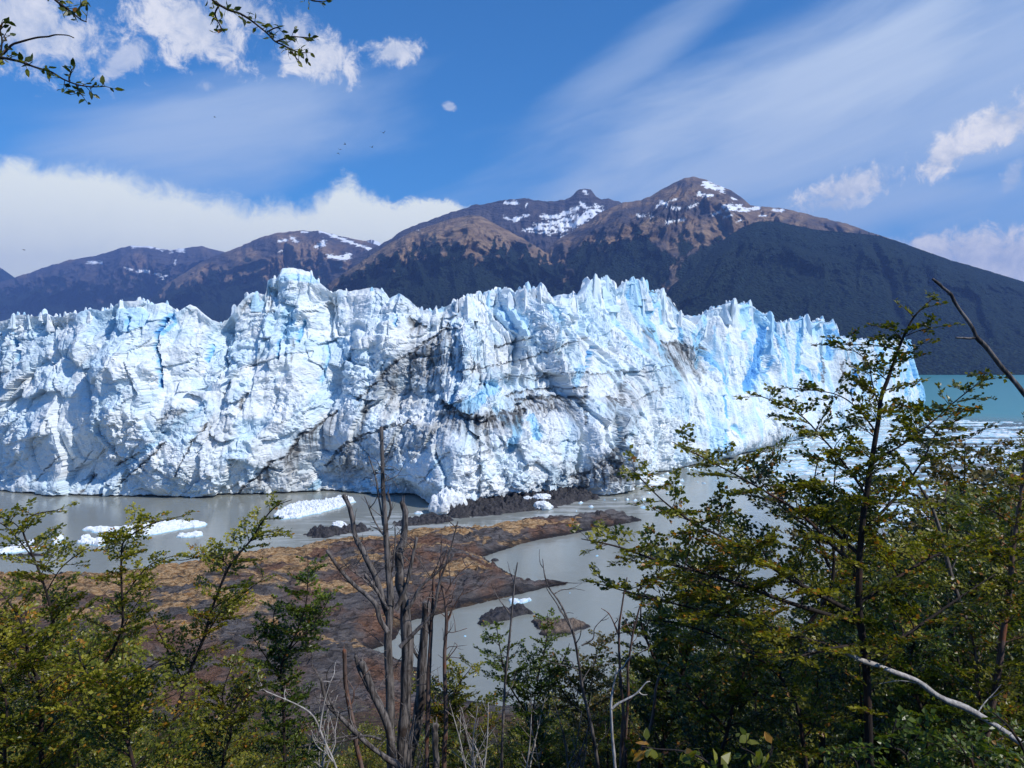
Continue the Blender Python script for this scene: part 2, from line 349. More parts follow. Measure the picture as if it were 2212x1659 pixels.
ridge("mountain", [(900, 760), (1000, 690), (1080, 640), (1130, 590), (1178, 543), (1200, 520), (1232, 500), (1262, 482), (1290, 462), (1318, 448), (1345, 437), (1385, 431), (1405, 422), (1430, 408), (1455, 394), (1480, 383), (1497, 380), (1520, 386), (1545, 396), (1575, 408), (1600, 424), (1622, 443), (1660, 446), (1700, 450), (1730, 458), (1770, 468), (1830, 482), (1870, 497), (1940, 520), (2050, 560), (2212, 625), (2500, 760)],
      [(900, 3300), (1250, 4000), (1500, 4300), (2212, 3400)], 2200, tree=[(900, 700), (1178, 555), (1230, 548), (1260, 520), (1320, 520), (1372, 488), (1400, 496), (1440, 500), (1480, 510), (1540, 514), (1600, 520), (1900, 505), (2500, 500)],
      snow=[([(1522, 397), (1560, 408)], 13), ([(1510, 418), (1540, 422)], 7), ([(1420, 444), (1432, 436), (1440, 440)], 9), ([(1452, 448), (1468, 449)], 6), ([(1488, 446), (1505, 438)], 6), ([(1562, 444), (1600, 445)], 8), ([(1570, 452), (1592, 450)], 7), ([(1600, 453), (1640, 447)], 8), ([(1378, 464), (1408, 466)], 6), ([(1440, 477), (1478, 473)], 6), ([(1540, 462), (1556, 456)], 6), ([(1668, 452), (1692, 453)], 6), ([(1450, 432), (1462, 430)], 4), ([(1580, 425), (1590, 430)], 3), ([(1560, 468), (1585, 462)], 3), ([(1590, 478), (1602, 474)], 3), ([(1640, 465), (1655, 463)], 4)],
      clear=[([(1440, 515), (1462, 560), (1455, 600), (1440, 620)], 6), ([(1470, 560), (1500, 540)], 3), ([(1400,505),(1430,530)],6), ([(1500,520),(1530,520)],7), ([(1230, 590), (1215, 610)], 3)], seed=59, tone=0.42, gully=(54, 330), fing=9)
ridge("forested_mountain", [(1380, 720), (1420, 660), (1450, 612), (1480, 585), (1520, 552), (1560, 518), (1600, 490), (1640, 476), (1680, 477), (1720, 486), (1760, 494), (1800, 498), (1860, 503), (1900, 508), (1940, 520), (1990, 538), (2060, 562), (2130, 582), (2212, 607), (2350, 655), (2600, 720), (3200, 800)],
      [(1380, 2700), (1640, 3200), (2212, 3100), (3200, 2900)], 1992, tree=[(1380, 600), (1600, 470), (3200, 470)], trench=[([(1880, 520), (1905, 560), (1925, 610), (1930, 660), (1950, 700)], 16, 55), ([(1600, 500), (1590, 560), (1560, 640)], 20, 25), ([(2050, 570), (2100, 650), (2130, 730)], 20, 25)], seed=71, tone=0.4, gully=(80, 170), fing=3, rows=170, jag=.5)
# ---------------------------------------------------------------- the glacier front
def crop5(x, y): return (x*.3655, 515.4+y*.3655)
def crop6(x, y): return (727.6+x*.3655, 515.4+y*.3655)
def crop7(x, y): return (1334+x*.3655, 545.7+y*.3655)
SKY5 = [(-600,520),(-400,470),(-200,500),(0,470),(30,465),(70,450),(110,430),(150,430),(200,440),(235,440),(265,412),(290,440),(340,440),(370,445),(400,415),(430,420),(450,425),(480,410),(540,395),(560,400),(600,410),(650,395),(690,365),(740,350),(800,350),(835,340),(870,360),(900,372),(960,358),(990,365),(1020,390),(1050,415),(1080,395),(1120,370),(1160,385),(1200,425),(1240,460),(1280,475),(1310,480),(1360,440),(1420,360),(1470,310),(1490,297),(1550,310),(1570,315),(1580,230),(1610,215),(1645,210),(1665,160),(1690,150),(1760,158),(1830,180),(1870,225),(1900,250),(1950,290),(1960,305),(2010,280),(2070,295),(2105,285)]
SKY6 = [(130,285),(200,270),(240,275),(275,290),(310,335),(370,305),(400,320),(440,355),(470,385),(495,405),(540,405),(570,410),(620,390),(660,375),(700,350),(720,370),(760,335),(800,325),(850,305),(870,320),(900,295),(940,280),(990,285),(1020,280),(1060,315),(1100,280),(1136,255),(1143,300),(1160,300),(1210,268),(1250,300),(1290,355),(1320,325),(1370,340),(1450,310),(1500,225),(1530,213),(1548,228),(1600,222),(1630,235),(1642,300),(1665,300),(1690,250),(1730,233),(1780,232),(1825,232),(1835,290),(1900,300),(1950,310),(2000,380),(2040,440),(2080,460),(2110,480)]
SKY7 = [(455,412),(470,405),(500,350),(520,350),(560,315),(620,300),(680,275),(700,290),(745,292),(770,282),(800,320),(830,350),(880,350),(920,370),(940,410),(990,395),(1030,395),(1050,395),(1090,370),(1120,367),(1150,400),(1158,404),(1210,375),(1218,420),(1270,395),(1292,430),(1300,500),(1330,490),(1400,500),(1500,510),(1540,495),(1570,510),(1640,505),(1660,480),(1680,500),(1760,515),(1830,518),(2600,518)]
sky_pts = V([crop5(*p) for p in SKY5]+[crop6(*p) for p in SKY6]+[crop7(*p) for p in SKY7])
base_v = [(-260,1052),(-150,1058),(0,1068),(100,1075),(250,1078),(450,1076),(600,1070),(700,1064),(760,1070),(830,1077),(880,1086),(930,1098),(990,1104),(1050,1094),(1150,1082),(1250,1070),(1330,1077),(1385,1064),(1408,1038),(1440,1015),(1530,1000)]
bp = on_water(*V(base_v).T)
bp = np.concatenate([bp, on_water([914], [409.7]), on_water([914], [409.7])+[[42, 66]], on_water([914], [409.7])+[[20, 150]], on_water([914], [409.7])+[[-120, 330]]], 0)
# resample and soften the front line
def resample(p, ds):
    L = np.concatenate([[0], np.cumsum(np.hypot(*np.diff(p, axis=0).T))]); s = np.arange(0, L[-1], ds)
    return np.stack([np.interp(s, L, p[:, 0]), np.interp(s, L, p[:, 1])], -1)
def gsmooth(a, w):
    kx = np.arange(-3*w, 3*w+1); kk = np.exp(-(kx/w)**2/2); kk /= kk.sum()
    return np.stack([np.convolve(np.pad(a[:, i], 3*w, mode='edge'), kk, 'valid') for i in range(a.shape[1])], -1)
DS = 0.37
B = gsmooth(resample(bp, DS), 6); B = resample(B, DS); nc = len(B); S = np.arange(nc)*DS
tan_ = gsmooth(np.gradient(B, axis=0), 70); tan_ /= np.hypot(*tan_.T)[:, None]
NI = np.stack([-tan_[:, 1], tan_[:, 0]], -1)                     # into the ice
vpx = (B[:, 0]/B[:, 1]*FPX+CX)/VS                                # survey x of each column
i_end = int(np.argmin(np.hypot(*(B-on_water([914], [409.7])).T)))
after = np.arange(nc) > i_end
vq = np.where(after, 2000, vpx)
sb = np.interp(vq, [-200, 0, 300, 440, 520, 640, 800, 900, 980, 1100, 1250, 1350, 1420, 1500, 1620, 2000], [12, 12, 13, 20, 24, 26, 24, 34, 46, 52, 50, 44, 32, 20, 13, 7])
sb = gsmooth(sb[:, None], 60)[:, 0]
C = B + NI*sb[:, None]
cpx = C[:, 0]/C[:, 1]*FPX+CX
csky = np.interp(cpx, sky_pts[:, 0], sky_pts[:, 1]) + fbm(cpx/5.0, 0*cpx, 0, 3, 5)*1.3
csky = np.where(after & (cpx > 927), np.interp(927, sky_pts[:, 0], sky_pts[:, 1]), csky)
zc = CAMH+(HZ-csky)/FPX*C[:, 1]
zc = np.where(np.arange(nc) > i_end+170, zc[min(i_end+170, nc-1)], zc)
NR = 300
T = np.linspace(0, 1, NR)[:, None]*np.ones((1, nc)); Sg = np.broadcast_to(S, T.shape); vg = np.broadcast_to(vq, T.shape)
# how the face leans back with height: sheer at both ends, stepped in the collapsed middle
pa = 0.30*T+0.70*smooth(T, 0.35, 1.0)
pb = 0.18*T+0.30*smooth(T, 0.28, 0.55)+0.10*smooth(T, .55, .7)+0.42*smooth(T, 0.70, 1.0)
wmid = smooth(vg, 640, 860)*(1-smooth(vg, 1330, 1440))
prof = pa*(1-wmid)+pb*wmid
wr = smooth(vg, 1380, 1520)                                       # fluted right-hand wall
Zg = zc[None, :]*T
wz = fbm(Sg/22, Zg/22, 0, 3, 8); wsx = fbm(Sg/26, Zg/30, 3.3, 3, 9)
a, bb = Sg+wsx*7, Zg+wz*6
# left and middle: lumpy broken blocks, leaning up to the right
dg = bb-0.55*a
big = facets(a/21+0.08*bb/23, bb/38, 101, 1.0, 0.7, .8, groove=.12)*4.6
med, idm = facets(a/8.5-0.3*bb/9, bb/9.5, 102, 1.3, 0.8, 0.5, True, .12); med = med*2.3
dl = big+med+fbm(Sg/60, Zg/50, 0, 3, 63)*7
# shelves of the layered middle
lay = (Zg-0.16*(Sg-S[int(np.argmin(np.abs(vpx-1100)))]))
shelf = np.abs(((lay/5.2+fbm(Sg/30, Zg/16, 2, 3, 70)*0.9) % 1.0)-0.0)
dmid = dl*0.82 + (shelf-0.5)*1.7*smooth(T, .3, .5)
# right: tall fins and flutes
ar = Sg+1.5*perlin(Sg/20, Zg/45, 3.0, 85)+.10*Zg*perlin(Sg/60, 0*Sg, 5.0, 86); zt = 1+0*Zg
f1, id1 = facets(ar/15, .5+0*ar, 81, 1.5, .5, 1.0, True, .5); f1 = f1*5.2
f3, id3 = facets(ar/6.2, .5+0*ar+.12*perlin(Sg/9, Zg/30, 1.0, 184), 83, 1.7, .5, .9, True, .35); f3 = f3*2.3
f2 = facets(ar/2.7+.35*perlin(Sg/5, Zg/14, 2.0, 185), .5+0*ar+.3*perlin(Sg/6, Zg/20, 2.0, 186), 82, 1.6, .5, .7)*.9*(.6+.8*fbm(Sg/8, Zg/12, 4, 2, 187)); f4 = ridged(ar/1.8, Zg/16, 1.0, 3, 84)*.30
pil = (hrand(np.floor(ar/6.2), 0*ar, 0*ar, 87)-.5)*9*smooth(T, .55, 1)                       # fins end at different heights and depths
f3 = f3+pil*.35
apron = (1-smooth(T, 0.10, 0.60+.12*perlin(Sg/18, 0*Sg, 2.0, 89)))
dr = (f1+f3)*(1-apron*0.62)+f2+f4+med*0.10+apron*6.0+apron*2.0*fbm(Sg/12, Zg/16, 0, 3, 88)
d = dl*(1-wmid)+dmid*wmid; d = d*(1-wr)+dr*wr
slot = np.abs(perlin(Sg/13+wsx*.9*(1-.8*wr), Zg/70*(1-.5*wr)+.3*wz*(1-wr), 3.0, 401)); slot2 = np.abs(perlin(Sg/6+wsx*.7*(1-wr), Zg/34*(1-.6*wr), 6.0, 402))
gate = smooth(T, .22, .6); d = d-(1.7+1.9*wr+.6*wmid)*(1-np.clip(slot/.09, 0, 1))*gate-(.55+.8*wr+.3*wmid)*(1-np.clip(slot2/.10, 0, 1))*(.3+.7*gate)
d = d-np.median(d)
d = d*(0.35+0.65*(1-smooth(T, .93, 1.0)))*(0.45+0.55*smooth(T, 0, .10))
# the lip above the water and the cave in the middle
zed = Zg
d = d-3.0*(1-smooth(zed, 0.45, 1.15))-1.5*(1-smooth(zed, .5, 4))
cave = np.exp(-((vg-862)/36)**2)*(1-smooth(zed, 3.0, 7.0)); d = d-cave*8
ledge = smooth(vg, 960, 1010)*(1-smooth(vg, 1290, 1330))*(1-smooth(zed, 1.6, 3.4)); d = d-ledge*4.5
# the named towers, blocks and hollows
X0_, Y0_ = project0() if False else (B[None, :, 0]+NI[None, :, 0]*prof*sb[None, :], B[None, :, 1]+NI[None, :, 1]*prof*sb[None, :])
UX = (X0_/Y0_*FPX+CX)/VS; UY = (HZ-(Zg-CAMH)/Y0_*FPX)/VS
def boss(x0, y0, rx, ry, amp, sharp=.5):
    global d
    u, w = (UX-x0)/rx, (UY-y0)/ry; wv = fbm(Sg/7, Zg/9, x0, 3, 300)*.45*(1-wr)+fbm(Sg/4, Zg/50, x0, 3, 301)*.5*wr
    r = np.maximum(np.abs(u+.25*w*(1-wr))+wv, (np.abs(w-.2*u)+wv*.8)*(1-wr)+wr*(-w*1.25-.35)); d = d+amp*.62*(1-np.clip((r-sharp-.1)/(.9-sharp*.6), 0, 1))*(1+.35*u+.2*w*(1-wr))*(1-wr*smooth(w, -.5, 1.3))
# position before the drawn features, as surveyed in the photograph
def project(dsp):
    off = prof*sb[None, :]-dsp
    X = B[None, :, 0]+NI[None, :, 0]*off; Y = B[None, :, 1]+NI[None, :, 1]*off
    return X, Y
X, Y = project(d); QX = (X/Y*FPX+CX)/VS; QY = (HZ-(Zg-CAMH)/Y*FPX)/VS
for q in [(300,715,62,75,3.6),(415,705,50,60,3.6),(640,630,62,50,6),(652,700,28,45,5),(800,690,75,70,4.5),(545,670,45,50,3.5),(60,745,50,60,3),(150,720,35,50,2.5),(960,1010,100,70,4),(1110,960,40,70,3),(1010,862,58,32,7,.7),(1330,1010,80,50,2),(1285,640,38,45,5.5,.7),(1372,635,38,45,5.5,.7),(1440,690,48,75,5,.6),
          (1590,740,62,90,11,.7),(1690,765,32,85,9,.7),(1757,765,20,75,9,.7),(1795,770,18,70,8,.7),(1480,700,22,60,6,.7),(1870,790,22,50,6,.7),(1925,790,22,50,6,.7),(1200,650,40,35,4),(1080,650,50,35,4),(480,900,80,60,-3),(468,730,26,70,-7),(560,830,60,60,-2.5),(760,1030,70,25,-4),(880,870,60,40,-3),(1655,750,15,95,-12,.6),(1512,760,16,90,-9,.6),(1728,760,12,75,-10,.6),(1777,770,8,75,-9,.6),(1845,800,14,60,-10,.6),(1900,790,9,60,-7,.6),(1345,900,9,70,-5,.6),(200,900,60,50,2.5),(380,830,60,40,-2.5),(250,820,45,60,2.5),(105,880,60,40,-2),(700,860,50,60,-2.5)]: boss(*q)
X, Y = project(d); QX = (X/Y*FPX+CX)/VS; QY = (HZ-(Zg-CAMH)/Y*FPX)/VS
blue = np.zeros(T.shape); dirt = np.zeros(T.shape); cut = np.zeros(T.shape)
for _ in range(3):
    for ax in (0, 1): QX = (np.roll(QX, 3, ax)+QX+np.roll(QX, -3, ax))/3*(wr*.9)+QX*(1-wr*.9); QY = (np.roll(QY, 3, ax)+QY+np.roll(QY, -3, ax))/3*(wr*.9)+QY*(1-wr*.9)
jn = fbm(Sg/3.0, Zg/3.0, 0, 4, 91); jn2 = fbm(Sg/1.1, Zg/1.1, 0, 3, 92)
streak = smooth(fbm(Sg/0.9, Zg/14, 0, 4, 93)+0.35*fbm(Sg/5, Zg/9, 0, 2, 94), -0.14, 0.30)
streak2 = smooth(fbm(Sg/3.5, Zg/20, 0, 3, 95), -0.22, 0.28)
def stroke(poly, w, bl=0, di=0, cu=0, run=0, wob=3.0, runamt=0.7, shift=0):
    poly = np.asarray(poly, float); lo = poly.min(0)-w-run-12; hi = poly.max(0)+w+run+30
    m = (QX > lo[0]) & (QX < hi[0]) & (QY > lo[1]) & (QY < hi[1]) & ~np.broadcast_to(after, T.shape) if shift == 0 else (QX > lo[0]) & (QX < hi[0]) & (QY > lo[1]) & (QY < hi[1])
    if not m.any(): return
    x, y = QX[m]+jn[m]*wob, QY[m]+jn2[m]*wob*.8+jn[m]*wob
    dd, ny = polydist(x, y, poly); core = smooth(w*0.5*(1+jn2[m]*1.2)+0.8-dd, -0.3, 1.1)
    if bl: blue[m] = np.maximum(blue[m], bl*smooth(w*0.62+jn[m]*w*.5-dd, -w*.18, w*.25))
    if cu: cut[m] = np.maximum(cut[m], cu*smooth(w*0.6-dd, -w*.2, w*.3))
    if di: dirt[m] = np.maximum(dirt[m], di*core*(0.55+0.45*smooth(jn2[m], -.4, .25)))
    if run:
        o = np.argsort(poly[:, 0]); yl = np.interp(x, poly[o, 0], poly[o, 1])
        inx = smooth(x, poly[:, 0].min()-3, poly[:, 0].min()+3)*(1-smooth(x, poly[:, 0].max()-3, poly[:, 0].max()+3))
        below = y-yl; ln = run*(0.5+0.9*streak2[m])
        dirt[m] = np.maximum(dirt[m], runamt*inx*(below > 0)*np.clip(1-below/ln, 0, 1)**.7*(.38*streak2[m]+.70*streak[m]))
BL = [([(343.6,690),(362,681),(351,698),(341,712),(334,742),(343,764),(345,793),(348,830)],6,1.0,3.5),([(352,690),(372,672),(378,690),(352,712)],9,.55,0),([(33,720),(36,771)],7,.55,2),([(278,678),(272,706)],7,.5,1.5),
      ([(603,731),(599,768)],4,.7,2),([(656,690),(643,731)],8,.55,2),([(621,672),(620,715)],30,.32,0),([(457,742),(448,775)],7,.5,1.5),([(705,735),(710,765),(694,819)],6,.4,1),([(854,676),(855,698)],3,.8,2),
      ([(1371,603),(1360,643)],7,.6,2),([(1407,654),(1400,690)],8,.45,1.5),([(1279,745),(1268,786)],7,.75,2),([(1119,905),(1106,965)],17,.45,1),([(1150,905),(1165,935)],18,.4,1),([(1342,914),(1338,948)],3,.9,3),
      ([(1655,690),(1645,750),(1632,790),(1619,833)],20,.82,2),([(1667,779),(1655,801)],6,.6,2),([(1793,700),(1789,768)],18,.66,1),([(1728,715),(1724,800)],9,.6,1),([(1776,740),(1772,820)],6,.65,1),([(1905,760),(1900,850)],8,.6,1),([(1512,700),(1506,780)],9,.45,1),([(1575,720),(1570,830)],7,.35,1),([(1690,720),(1688,800)],8,.3,0),([(1857,794),(1846,849)],7,1.0,5),([(1845,800),(1850,830)],7,.5,2),([(1568,853),(1575,897)],5,.7,2),([(1572,929),(1568,975)],6,.5,2),
      ([(1588,920),(1606,940)],9,.45,1),([(1966,790),(1958,850)],7,.5,1),([(1528,655),(1502,690)],8,.35,1),([(1700,680),(1712,700)],15,.3,0),([(1625,690),(1605,730)],7,.45,1),([(440,870),(260,1010),(215,1040)],12,.25,1),([(215,850),(245,880)],9,.2,0),([(1060,835),(1020,870),(985,880)],26,.42,1.5),([(985,835),(975,870)],10,.4,1),([(1255,790),(1245,825)],15,.35,0),([(1395,720),(1398,745)],9,.35,1),
      ([(925,1028),(948,985)],10,.3,0),([(610,590),(690,600)],14,.3,0),([(905,640),(880,622)],14,.4,0),([(1070,880),(1110,925)],12,.35,1),([(800,1048),(860,1070)],26,.35,0),([(690,1040),(660,1060)],12,.3,0),([(1470,690),(1474,730)],6,.5,1.5),([(1500,700),(1508,740)],6,.45,1.5),([(1545,700),(1540,800)],5,.35,1.5),([(1730,720),(1728,790)],6,.4,1.5),([(1900,770),(1896,830)],6,.4,2)]
for p, w, bl, cu in BL: stroke(p, w, bl=bl, cu=cu, wob=2.5)
DL = [([(968.8,698),(947,716),(917.7,734.7),(888.4,756.6),(862.8,771),(833.6,796.8),(815,818.8),(797,837),(771.5,859)],2.6,.95,1,55,.85),([(880,682),(900,690),(918,700)],3,.8,.5,16,.8),([(968,698),(975,760),(978,790)],5,.6,.5,0,0),
      ([(940,735),(935,790),(930,840)],4,.5,0,0,0),([(727,884.6),(694.4,906.5),(676,921),(654,932),(628.7,965),(617.7,983),(585,998),(548,1030.8),(526,1049),(508,1067)],2.6,.95,1.2,34,.85),([(788,943),(753,950),(731,972),(712.7,990.6),(705,1001)],3,.8,1,32,.8),
      ([(727.6,972),(749.5,950),(793,932),(848,917),(892,906.5)],2.4,.75,1,26,.7),([(954,866),(983,884.6),(1005,895.5),(1027,899),(1049,903),(1071,899),(1086,884.6),(1111,888),(1130,884.6)],6,.95,1.5,34,.95),([(1093,850),(1129.7,840.7),(1166,837),(1199,833),(1239,833),(1268.5,831.6)],1.8,.85,.6,12,.5),
      ([(1115,859),(1166,853.5),(1213.7,855),(1268.5,855)],3.6,.9,1,26,.8),([(1265,835),(1267,910)],3.5,.7,.6,0,0),([(983,800),(1038,789.5),(1093,780),(1148,767.6),(1195,749),(1217,742),(1268,723.7)],1.3,.8,.5,10,.35),([(1093,804),(1151,815),(1239,800),(1283,804),(1349,797),(1392,804),(1458,786)],1.3,.7,.4,14,.4),
      ([(1060,820),(1110,808),(1180,806)],1.1,.6,.3,6,.3),([(1433,731),(1458,738),(1488,734),(1516,734.7)],3,.85,.8,55,.95),([(1389,698),(1411,713)],2.5,.7,.6,30,.6),([(1349,826),(1345,866)],7,.75,1,0,0),([(1310,852),(1345,866)],2.5,.85,.5,20,.6),([(1363,873),(1385,855),(1422,840.7),(1469,818.8)],1.3,.7,.4,12,.4),
      ([(1350,945),(1331,968.6),(1312,990.5),(1297.8,1001.5),(1276,1016),(1239,1027)],5,.85,.6,60,.95),([(1367,985),(1364,1040)],8,.6,0,0,0),([(208,1020),(190,1043),(161,1074.6)],1.9,.85,.8,0,0),([(358,950),(340,968),(318,987),(290,1015),(263,1034)],1.9,.85,.8,10,.4),([(449,910),(430,935),(413,954),(394.7,987),(380,1023)],2,.85,.9,12,.5),
      ([(299,972),(270,990),(248,1001)],1.8,.8,.6,0,0),([(398,884),(375,885),(358,895),(336,913)],5,.6,.6,18,.55),([(522,859),(519,877)],4,.8,.5,0,0),([(632,735),(628,778)],2,.6,.5,0,0),([(1071,745.7),(1111,734.7),(1150,725)],1.6,.8,.6,0,0),([(1820,780),(1822,816)],3.5,.8,.8,0,0),([(1776,765),(1780,823)],2.5,.7,.5,0,0),([(1674,958),(1685,925)],4,.5,.4,0,0),
      ([(860,960),(830,1000),(800,1020)],2,.6,.6,16,.5),([(1010,880),(1040,960),(1052,975)],3,.4,.4,0,0),([(905,1040),(935,1010),(960,980)],2,.5,.6,0,0),([(530,652),(524,668)],3,.5,0,0,0),([(70,1040),(110,1000),(140,970)],1.3,.6,.5,0,0),([(120,1060),(165,1010),(200,970)],1.3,.6,.5,0,0),([(1130,1040),(1200,1045),(1260,1040)],2,.5,.5,16,.4),([(1330,1003),(1300,1045)],5,.7,0,0,0),
      ([(1160,890),(1210,875),(1262,880)],2,.5,.4,20,.4),([(640,1063),(700,1058),(800,1052)],3,.5,.3,0,0)]
for p, w, di, cu, run, ra in DL: stroke(p, w*1.75, di=min(1, di*1.1), cu=cu*.8, run=run*1.7, runamt=min(1, ra*1.35), wob=3.2)
# dirty zones of old ice
def zone(cx_, cy_, rx, ry, amt, ang=0):
    c, s = math.cos(math.radians(ang)), math.sin(math.radians(ang)); u = QX-cx_; v = QY-cy_
    r = np.sqrt(((u*c+v*s)/rx)**2+((-u*s+v*c)/ry)**2)+jn*.5
    return amt*(1-smooth(r, .55, 1.15))
dz = np.zeros(T.shape)
for z_ in [(925,780,55,62,.66,0),(905,860,70,22,.3,0),(1320,1010,75,48,.75,-30),(590,1010,120,22,.6,-42),(700,925,70,20,.55,-38),(870,790,110,28,.6,-38),(1190,868,100,22,.7,-3),(1470,760,60,34,.7,0),(1060,905,80,24,.65,0),(1240,1015,80,30,.3,0),(1480,770,50,40,.6,0),(880,950,110,40,.42,-20),(760,1000,70,40,.55,-40),(1000,900,60,40,.5,0),(1215,870,80,24,.5,0),(1350,880,40,70,.4,0),(1150,780,190,50,.12,-10),(380,910,60,30,.45,-30),(470,930,50,40,.3,-40),(640,1010,60,40,.5,-40),(1700,960,130,40,.22,-10),(20,820,60,60,.22,0),(1400,830,90,40,.3,-20),(620,1050,130,12,.35,-6),(1830,800,30,60,.3,0),(250,1030,260,40,.16,0)]:
    dz = np.maximum(dz, zone(*z_))
speck = smooth(jn2+.5*jn, .05, .5)
dirt = np.maximum(dirt, dz*(0.36+0.8*streak*smooth(vg, 600, 900)+.5*speck))
dirt = np.maximum(dirt, 0.8*ledge*(.6+.4*speck))
# clean blue tops and fins
bn = fbm(Sg/16, Zg/18, 4, 3, 97); bn2 = facets(a/9, bb/13, 98, .3, .5, 1.0)
topb = smooth(T, .70, .97)
blue = np.maximum(blue, (0.24+.18*wr)*topb*smooth(bn+.4*bn2, .05, .6))
blue = np.maximum(blue, (0.12+.16*wr)*smooth(fbm(a/9, bb/24, 1, 3, 99), .10, .45)*(1-.6*dz))
blue = np.maximum(blue, 0.15*smooth(fbm(a/12, bb/10, 6, 3, 199), -.05, .4))
blue = np.maximum(blue, (.50*smooth(id3, .74, .78)*wr*smooth(T, .25, .6)*(.7+.6*smooth(bn, -.3, .4))))
blue = np.maximum(blue, .30*smooth(idm, .86, .9)*smooth(T, .45, .85)*(1-.5*dz)*(1-wr*.5))
sidecap = smooth(np.arange(nc), i_end-6, i_end+14)[None, :]*np.ones_like(T); blue = np.maximum(blue, .52*sidecap*(.75+.4*smooth(bn, -.3, .4)))
d = d-cut
def blur_s(q, w):
    kx = np.arange(-3*w, 3*w+1); kk = np.exp(-(kx/w)**2/2.); kk /= kk.sum(); pad_ = np.pad(q, ((0, 0), (3*w, 3*w)), mode='edge'); r = 0
    for i_, g_ in enumerate(kk): r = r+g_*pad_[:, i_:i_+q.shape[1]]
    return r
d = d*(1-wr)+blur_s(d, 3)*wr
X, Y = project(d)
# the displaced crest still has to meet the surveyed skyline
fpx = X[-1]/Y[-1]*FPX+CX; fsk = np.interp(np.minimum(fpx, 927), sky_pts[:, 0], sky_pts[:, 1])+fbm(fpx/4.0, 0*fpx, 0, 3, 5)*1.0+1.2
znew = np.where(np.arange(nc) > i_end+170, zc, CAMH+(HZ-fsk)/FPX*Y[-1])
dzc = gsmooth(np.clip(znew-zc, -12, 12)[:, None], 3)[:, 0]; dzc = np.where(dzc > znew-zc, np.maximum(znew-zc, dzc-1.2), dzc)
Z = Zg-0.6+dzc[None]*T**2.5
# second pass: fracture detail in true 3-D along the surface normal
Pm = np.stack([X, Y, Z], -1); du = np.gradient(Pm, axis=1); dv_ = np.gradient(Pm, axis=0); nm = np.cross(du, dv_)
for _ in range(4):
    for ax in (0, 1): nm = (np.roll(nm, 2, ax)+nm*2+np.roll(nm, -2, ax))/4
nm /= np.linalg.norm(nm, axis=-1, keepdims=True)+1e-9
zk = 1-.45*wr; w3 = fbm(X/7, Y/7, Z/7*zk, 2, 410)*.8; tl_ = .28*(1-wr)
x3, y3, z3 = X+w3*3-Z*tl_, Y+w3*2, (Z+X*tl_*.6)*zk+w3*2
rub = .45+1.0*smooth(fbm(Sg/26, Zg/22, 7, 3, 450)+.35*(1-smooth(T, .1, .5)), -.15, .45)
micro = facets3(x3/4.2, y3/4.2, z3/4.0, 411, 1.5, .5, .15)*.52*rub+facets3(x3/1.7, y3/1.7, z3/1.6, 421, 1.6, .5, .15)*.30*rub
micro = micro*(1-.35*wr)+ridged(X/7, Y/7, Z/6*zk, 5, 431, .6)*.30+fbm(X/1.6, Y/1.6, Z/1.5*zk, 4, 441, .65)*.22*rub
micro = (micro-np.median(micro))*(.25+.75*(1-smooth(T, .95, 1)))*smooth(zed, .2, 2.2)
X, Y, Z = [c_+nm[..., i_]*micro for i_, c_ in enumerate((X, Y, Z))]
Z = np.where(T == 0, -1.0, Z); Z = np.maximum(Z, -1.5)
# the broken plateau behind the crest
sm = gsmooth(zc[:, None], 26)[:, 0]
rowsX, rowsY, rowsZ = [], [], []
offs = [0.8, 1.6, 2.6, 3.8, 5.2, 7, 9, 11.5, 14, 17, 21, 26, 32, 39, 47, 56, 68, 82, 100, 125, 160]
x1, y1, z1 = X[-1], Y[-1], Z[-1]
for o_ in offs:
    xx, yy = x1+NI[:, 0]*o_, y1+NI[:, 1]*o_
    zz = z1+(sm-4-z1)*smooth(o_, 0.0, 9.0)-min(o_, 60)*0.07
    rgh = ridged(xx/13, yy/13, 0, 3, 150)*2.2+facets(xx/5, yy/5, 151)*1.6
    zz = zz+(rgh-3.2)*smooth(o_, 0, 8)
    sight = CAMH+(z1-CAMH)/np.maximum(y1, 1)*yy                 # stays under the crest as a real plateau does
    zz = np.minimum(zz, np.where(after, zz, sight-.25))
    rowsX.append(xx); rowsY.append(yy); rowsZ.append(zz)
GX, GY, GZ = np.vstack([X, rowsX]), np.vstack([Y, rowsY]), np.vstack([Z, rowsZ]); R = NR+len(offs)
padz = lambda q, f: np.vstack([q, np.repeat(q[-1:]*f, len(offs), 0)]).ravel()
def ice_material(name, grain=1.0):
    m, k, b, out = material(name); P = geopos(k)
    bl, di = k.attr('blue'), k.attr('dirt')
    n1 = k.noise(P, 0.9*grain, 5, 0.65); n2 = k.noise(P, 3.4*grain, 4, 0.6); n3 = k.noise(P, 0.16*grain, 3, 0.5)
    white = k.mix(k.mr(n3, .35, .65), (0.84, 0.865, 0.87), (0.77, 0.83, 0.86))
    white = k.mix(k.m('MULTIPLY', k.mr(n1, .52, .74), .22), white, (0.46, 0.54, 0.60))
    c = k.mix(k.mr(bl, 0, .5, 0, 1, False), white, (0.36, 0.68, 0.90)); c = k.mix(k.mr(bl, .45, 1, 0, 1, False), c, (0.035, 0.26, 0.66))
    dirtc = k.mix(n2, (0.035, 0.033, 0.032), (0.11, 0.105, 0.10))
    f = k.m('MULTIPLY', di, k.mr(n2, .25, .6, .75, 1.1))
    c = k.mix(k.m('MINIMUM', f, 0.97), c, dirtc)
    k.put(b.inputs['Base Color'], c); b.inputs['Roughness'].default_value = 0.62; b.inputs['Specular IOR Level'].default_value = 0.3
    h = k.m('ADD', n1, k.m('MULTIPLY', n2, .35))
    k.put(b.inputs['Normal'], k.bump(h, 0.6, 0.45/grain))
    return m
ICE = ice_material("glacier_ice")
